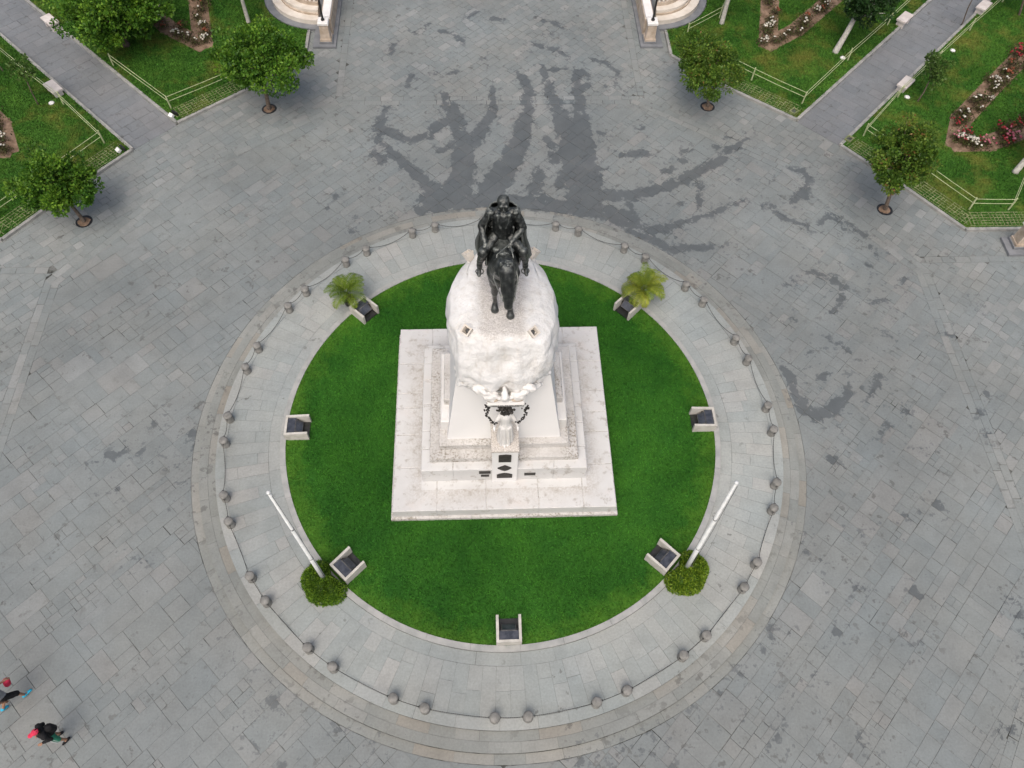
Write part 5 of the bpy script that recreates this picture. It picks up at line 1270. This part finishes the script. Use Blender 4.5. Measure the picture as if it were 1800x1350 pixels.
for t_ in np.arange(0.0, 1.0, .021):          # the colourful bed
    x, y = along(BEDB, t_); x += U(-.36, .36); y += U(-.36, .36)
    near = math.dist((x, y), (22.6, 15.0)) < 1.4 or math.dist((x, y), (24.6, 15.2)) < .9
    k = random.choice(('red', 'pink', 'white', 'red', 'white', 'rust')) if near else random.choice(('red', 'rust', 'bare', 'bare', 'rust', 'white', 'bare', 'bare', 'rust'))
    if vis2(x, y): rose(k, x, y, 'with the clustered red roses')
for s, B, ch, wh in ((1, BEDA, ('bare', 'rust', 'white', 'bare', 'bare'), 'before the dark tree'), (-1, BEDA, ('bare', 'rust', 'white', 'bare', 'rust'), 'beside the large leafy tree'), (-1, BEDB, ('bare', 'white', 'red', 'bare'), 'on the lawn with the saplings')):
    for t_ in np.arange(0, 1.0, .028):
        x, y = along(B, t_); x = s*x+U(-.34, .34); y += U(-.34, .34)
        if vis2(x, y): rose(random.choice(ch), x, y, wh)
# ------------------------------------------------------------------ people
def hand_parts(w, d, up, side):
    """palm and five curled fingers; w wrist, d pointing direction, side = thumb side"""
    w, d, up, side = Vector(w), Vector(d).normalized(), Vector(up).normalized(), Vector(side).normalized(); out = [('c', tuple(w), tuple(w+d*.075), .032, .036)]
    for k in range(4):
        L = (.075, .082, .077, .060)[k]; o = w+d*.085+side*(.030-.020*k)
        m = o+d*L*.55-up*.006; e = m+d*L*.35-up*.022
        out += [('c', tuple(o), tuple(m), .0095, .009), ('c', tuple(m), tuple(e), .009, .008)]
    o = w+d*.03+side*.03; m = o+d*.03+side*.028; out += [('c', tuple(o), tuple(m), .012, .011), ('c', tuple(m), tuple(m+d*.03-up*.008), .011, .009)]
    return out
def person(pos, rz, J, label, shirt, shorts, shoe, cap=None, sleeve=.5, long_legs=False, bag=None, stripe=None, backcap=False, h=1.72):
    o = thing('person', pos, label, 'person', None, rz); sc_ = h/1.72; o.scale = (sc_,)*3
    V = {k: Vector(v) for k, v in J.items()}
    body = [('c', V['pel'], V['waist'], .135, .12), ('c', V['waist'], V['chest'], .12, .145), ('c', V['shL'], V['shR'], .075, .075), ('c', V['chest'], V['neck'], .12, .06), ('c', V['neck'], V['head']-Vector((0, 0, .08)), .052, .055), ('e', V['head'], (.078, .098, .118)), ('e', V['head']+Vector((0, -.10, -.01)), (.014, .022, .024)),
            ('c', V['head']+Vector((-.03, -.088, -.055)), V['head']+Vector((.03, -.088, -.055)), .012, .012), ('e', V['head']+Vector((.08, .0, -.01)), (.014, .022, .032)), ('e', V['head']+Vector((-.08, .0, -.01)), (.014, .022, .032))]
    for s in 'LR':
        body += [('c', V['hip'+s], V['kn'+s], .085, .058), ('c', V['kn'+s], V['an'+s], .056, .038), ('c', V['an'+s], V['to'+s], .036, .032), ('c', V['sh'+s], V['el'+s], .052, .040), ('c', V['el'+s], V['wr'+s], .040, .028)]
        d = (V['wr'+s]-V['el'+s]); body += hand_parts(V['wr'+s], d, Vector((0, 0, 1)) if abs(d.normalized().z) < .8 else Vector((0, 1, 0)), Vector((1 if s == 'R' else -1, 0, 0)))
    blob('body', [tuple(p) for p in body], .010, 'skin', o, 2)
    sh = [('c', V['pel']+Vector((0, 0, .02)), V['waist'], .158, .142), ('c', V['waist'], V['chest'], .142, .163), ('c', V['shL'], V['shR'], .092, .092)]
    for s in 'LR': sh.append(('c', V['sh'+s], V['sh'+s].lerp(V['el'+s], min(1, sleeve*1.0)) if sleeve <= 1 else V['el'+s], .072, .062))
    if sleeve > 1:
        for s in 'LR': sh.append(('c', V['el'+s], V['el'+s].lerp(V['wr'+s], .85), .058, .045))
    blob('top', sh, .012, shirt, o, 3, rough(.012, 12))
    so_ = [('c', V['hipL'], V['hipR'], .125, .125), ('c', V['pel'], V['pel']-Vector((0, 0, .03)), .15, .14)]
    for s in 'LR': so_.append(('c', V['hip'+s], V['hip'+s].lerp(V['kn'+s], 1.0 if not long_legs else 1.0), .108, .088))
    if long_legs:
        for s in 'LR': so_.append(('c', V['kn'+s], V['kn'+s].lerp(V['an'+s], .55), .084, .07))
    blob('shorts', so_, .012, shorts, o, 3, rough(.012, 12))
    for s in 'LR':
        a, t_ = V['an'+s], V['to'+s]; hl = a+(a-t_).normalized()*.05-Vector((0, 0, .03)); blob('shoe', [('c', hl, t_, .045, .043), ('c', a+Vector((0, 0, .01)), a-Vector((0, 0, .03)), .05, .05), ('c', t_, t_+(t_-a).normalized()*.03-Vector((0, 0, .008)), .043, .036)], .009, shoe, o, 2)
    hm = [('e', V['head']+Vector((0, .02, .03)), (.088, .100, .105)), ('e', V['head']+Vector((0, .05, -.03)), (.082, .075, .10))]
    blob('hair', hm, .010, 'hair', o, 1, rough(.012, 30))
    if cap:
        y = 1 if backcap else -1
        blob('cap', [('e', V['head']+Vector((0, .0, .055)), (.096, .112, .085)), ('e', V['head']+Vector((0, y*.13, .045)), (.075, .085, .012))], .009, cap, o, 2)
    if bag: blob('bag', [('c', V[bag[0]]+Vector(bag[1]), V[bag[0]]+Vector(bag[2]), bag[3], bag[3])], .012, bag[4], o, 2)
    if stripe:
        m = MB()
        for s, sg in (('L', -1), ('R', 1)):
            a, b = V['hip'+s], V['kn'+s]
            for k in (-.03, .03): m.tube([a+Vector((sg*.09, k-.05, 0)), a.lerp(b, .5)+Vector((sg*.092, k-.045, 0)), b+Vector((sg*.082, k-.03, 0))], .010, 6)
        m.build('side_stripes', stripe, o)
    return o
# local frame: facing -y; z up
walk = dict(pel=(0, 0, .93), waist=(0, -.01, 1.10), chest=(0, -.03, 1.30), neck=(0, -.03, 1.47), head=(0, -.06, 1.60), shL=(-.17, -.02, 1.40), shR=(.17, -.02, 1.40), hipL=(-.09, 0, .90), hipR=(.09, 0, .90),
            knL=(-.10, -.24, .52), anL=(-.10, -.27, .09), toL=(-.11, -.42, .045), knR=(.10, .06, .50), anR=(.10, .34, .14), toR=(.11, .26, .05), elL=(-.23, .14, 1.16), wrL=(-.22, .06, .93), elR=(.23, -.15, 1.14), wrR=(.20, -.36, 1.04))
fa, fb = at(44, 1222), at(17, 1250)
# walks away from the frame; feet land on the traced shoe prints
person((-15.08, -8.98, 0), math.radians(146), walk, 'person in grey top, black shorts and bright blue shoes striding past with a red bag', 'greyshirt', 'blackcloth', 'blueshoe', None, .55, bag=('wrR', (.0, -.02, -.10), (.0, .04, -.26), .10, 'redcloth'))
stand = dict(pel=(0, 0, .93), waist=(0, 0, 1.10), chest=(0, -.02, 1.30), neck=(0, -.02, 1.47), head=(0, -.06, 1.60), shL=(-.19, 0, 1.40), shR=(.19, 0, 1.40), hipL=(-.10, 0, .90), hipR=(.10, 0, .90),
             knL=(-.13, -.08, .50), anL=(-.15, .0, .09), toL=(-.17, -.14, .045), knR=(.13, .0, .50), anR=(.15, .08, .09), toR=(.17, -.06, .045), elL=(-.27, .05, 1.16), wrL=(-.18, -.18, 1.08), elR=(.27, .05, 1.16), wrR=(.18, -.20, 1.10))
person((-13.40, -10.05, 0), math.radians(-50), stand, 'person in black jacket, green shorts, black shoes and red cap standing on open paving', 'blackcloth', 'greencloth', 'blackcloth', 'redcloth', 1.2, bag=('chest', (0, .2, -.22), (0, .2, .02), .13, 'blackcloth'), stripe='whitecloth', h=1.68)
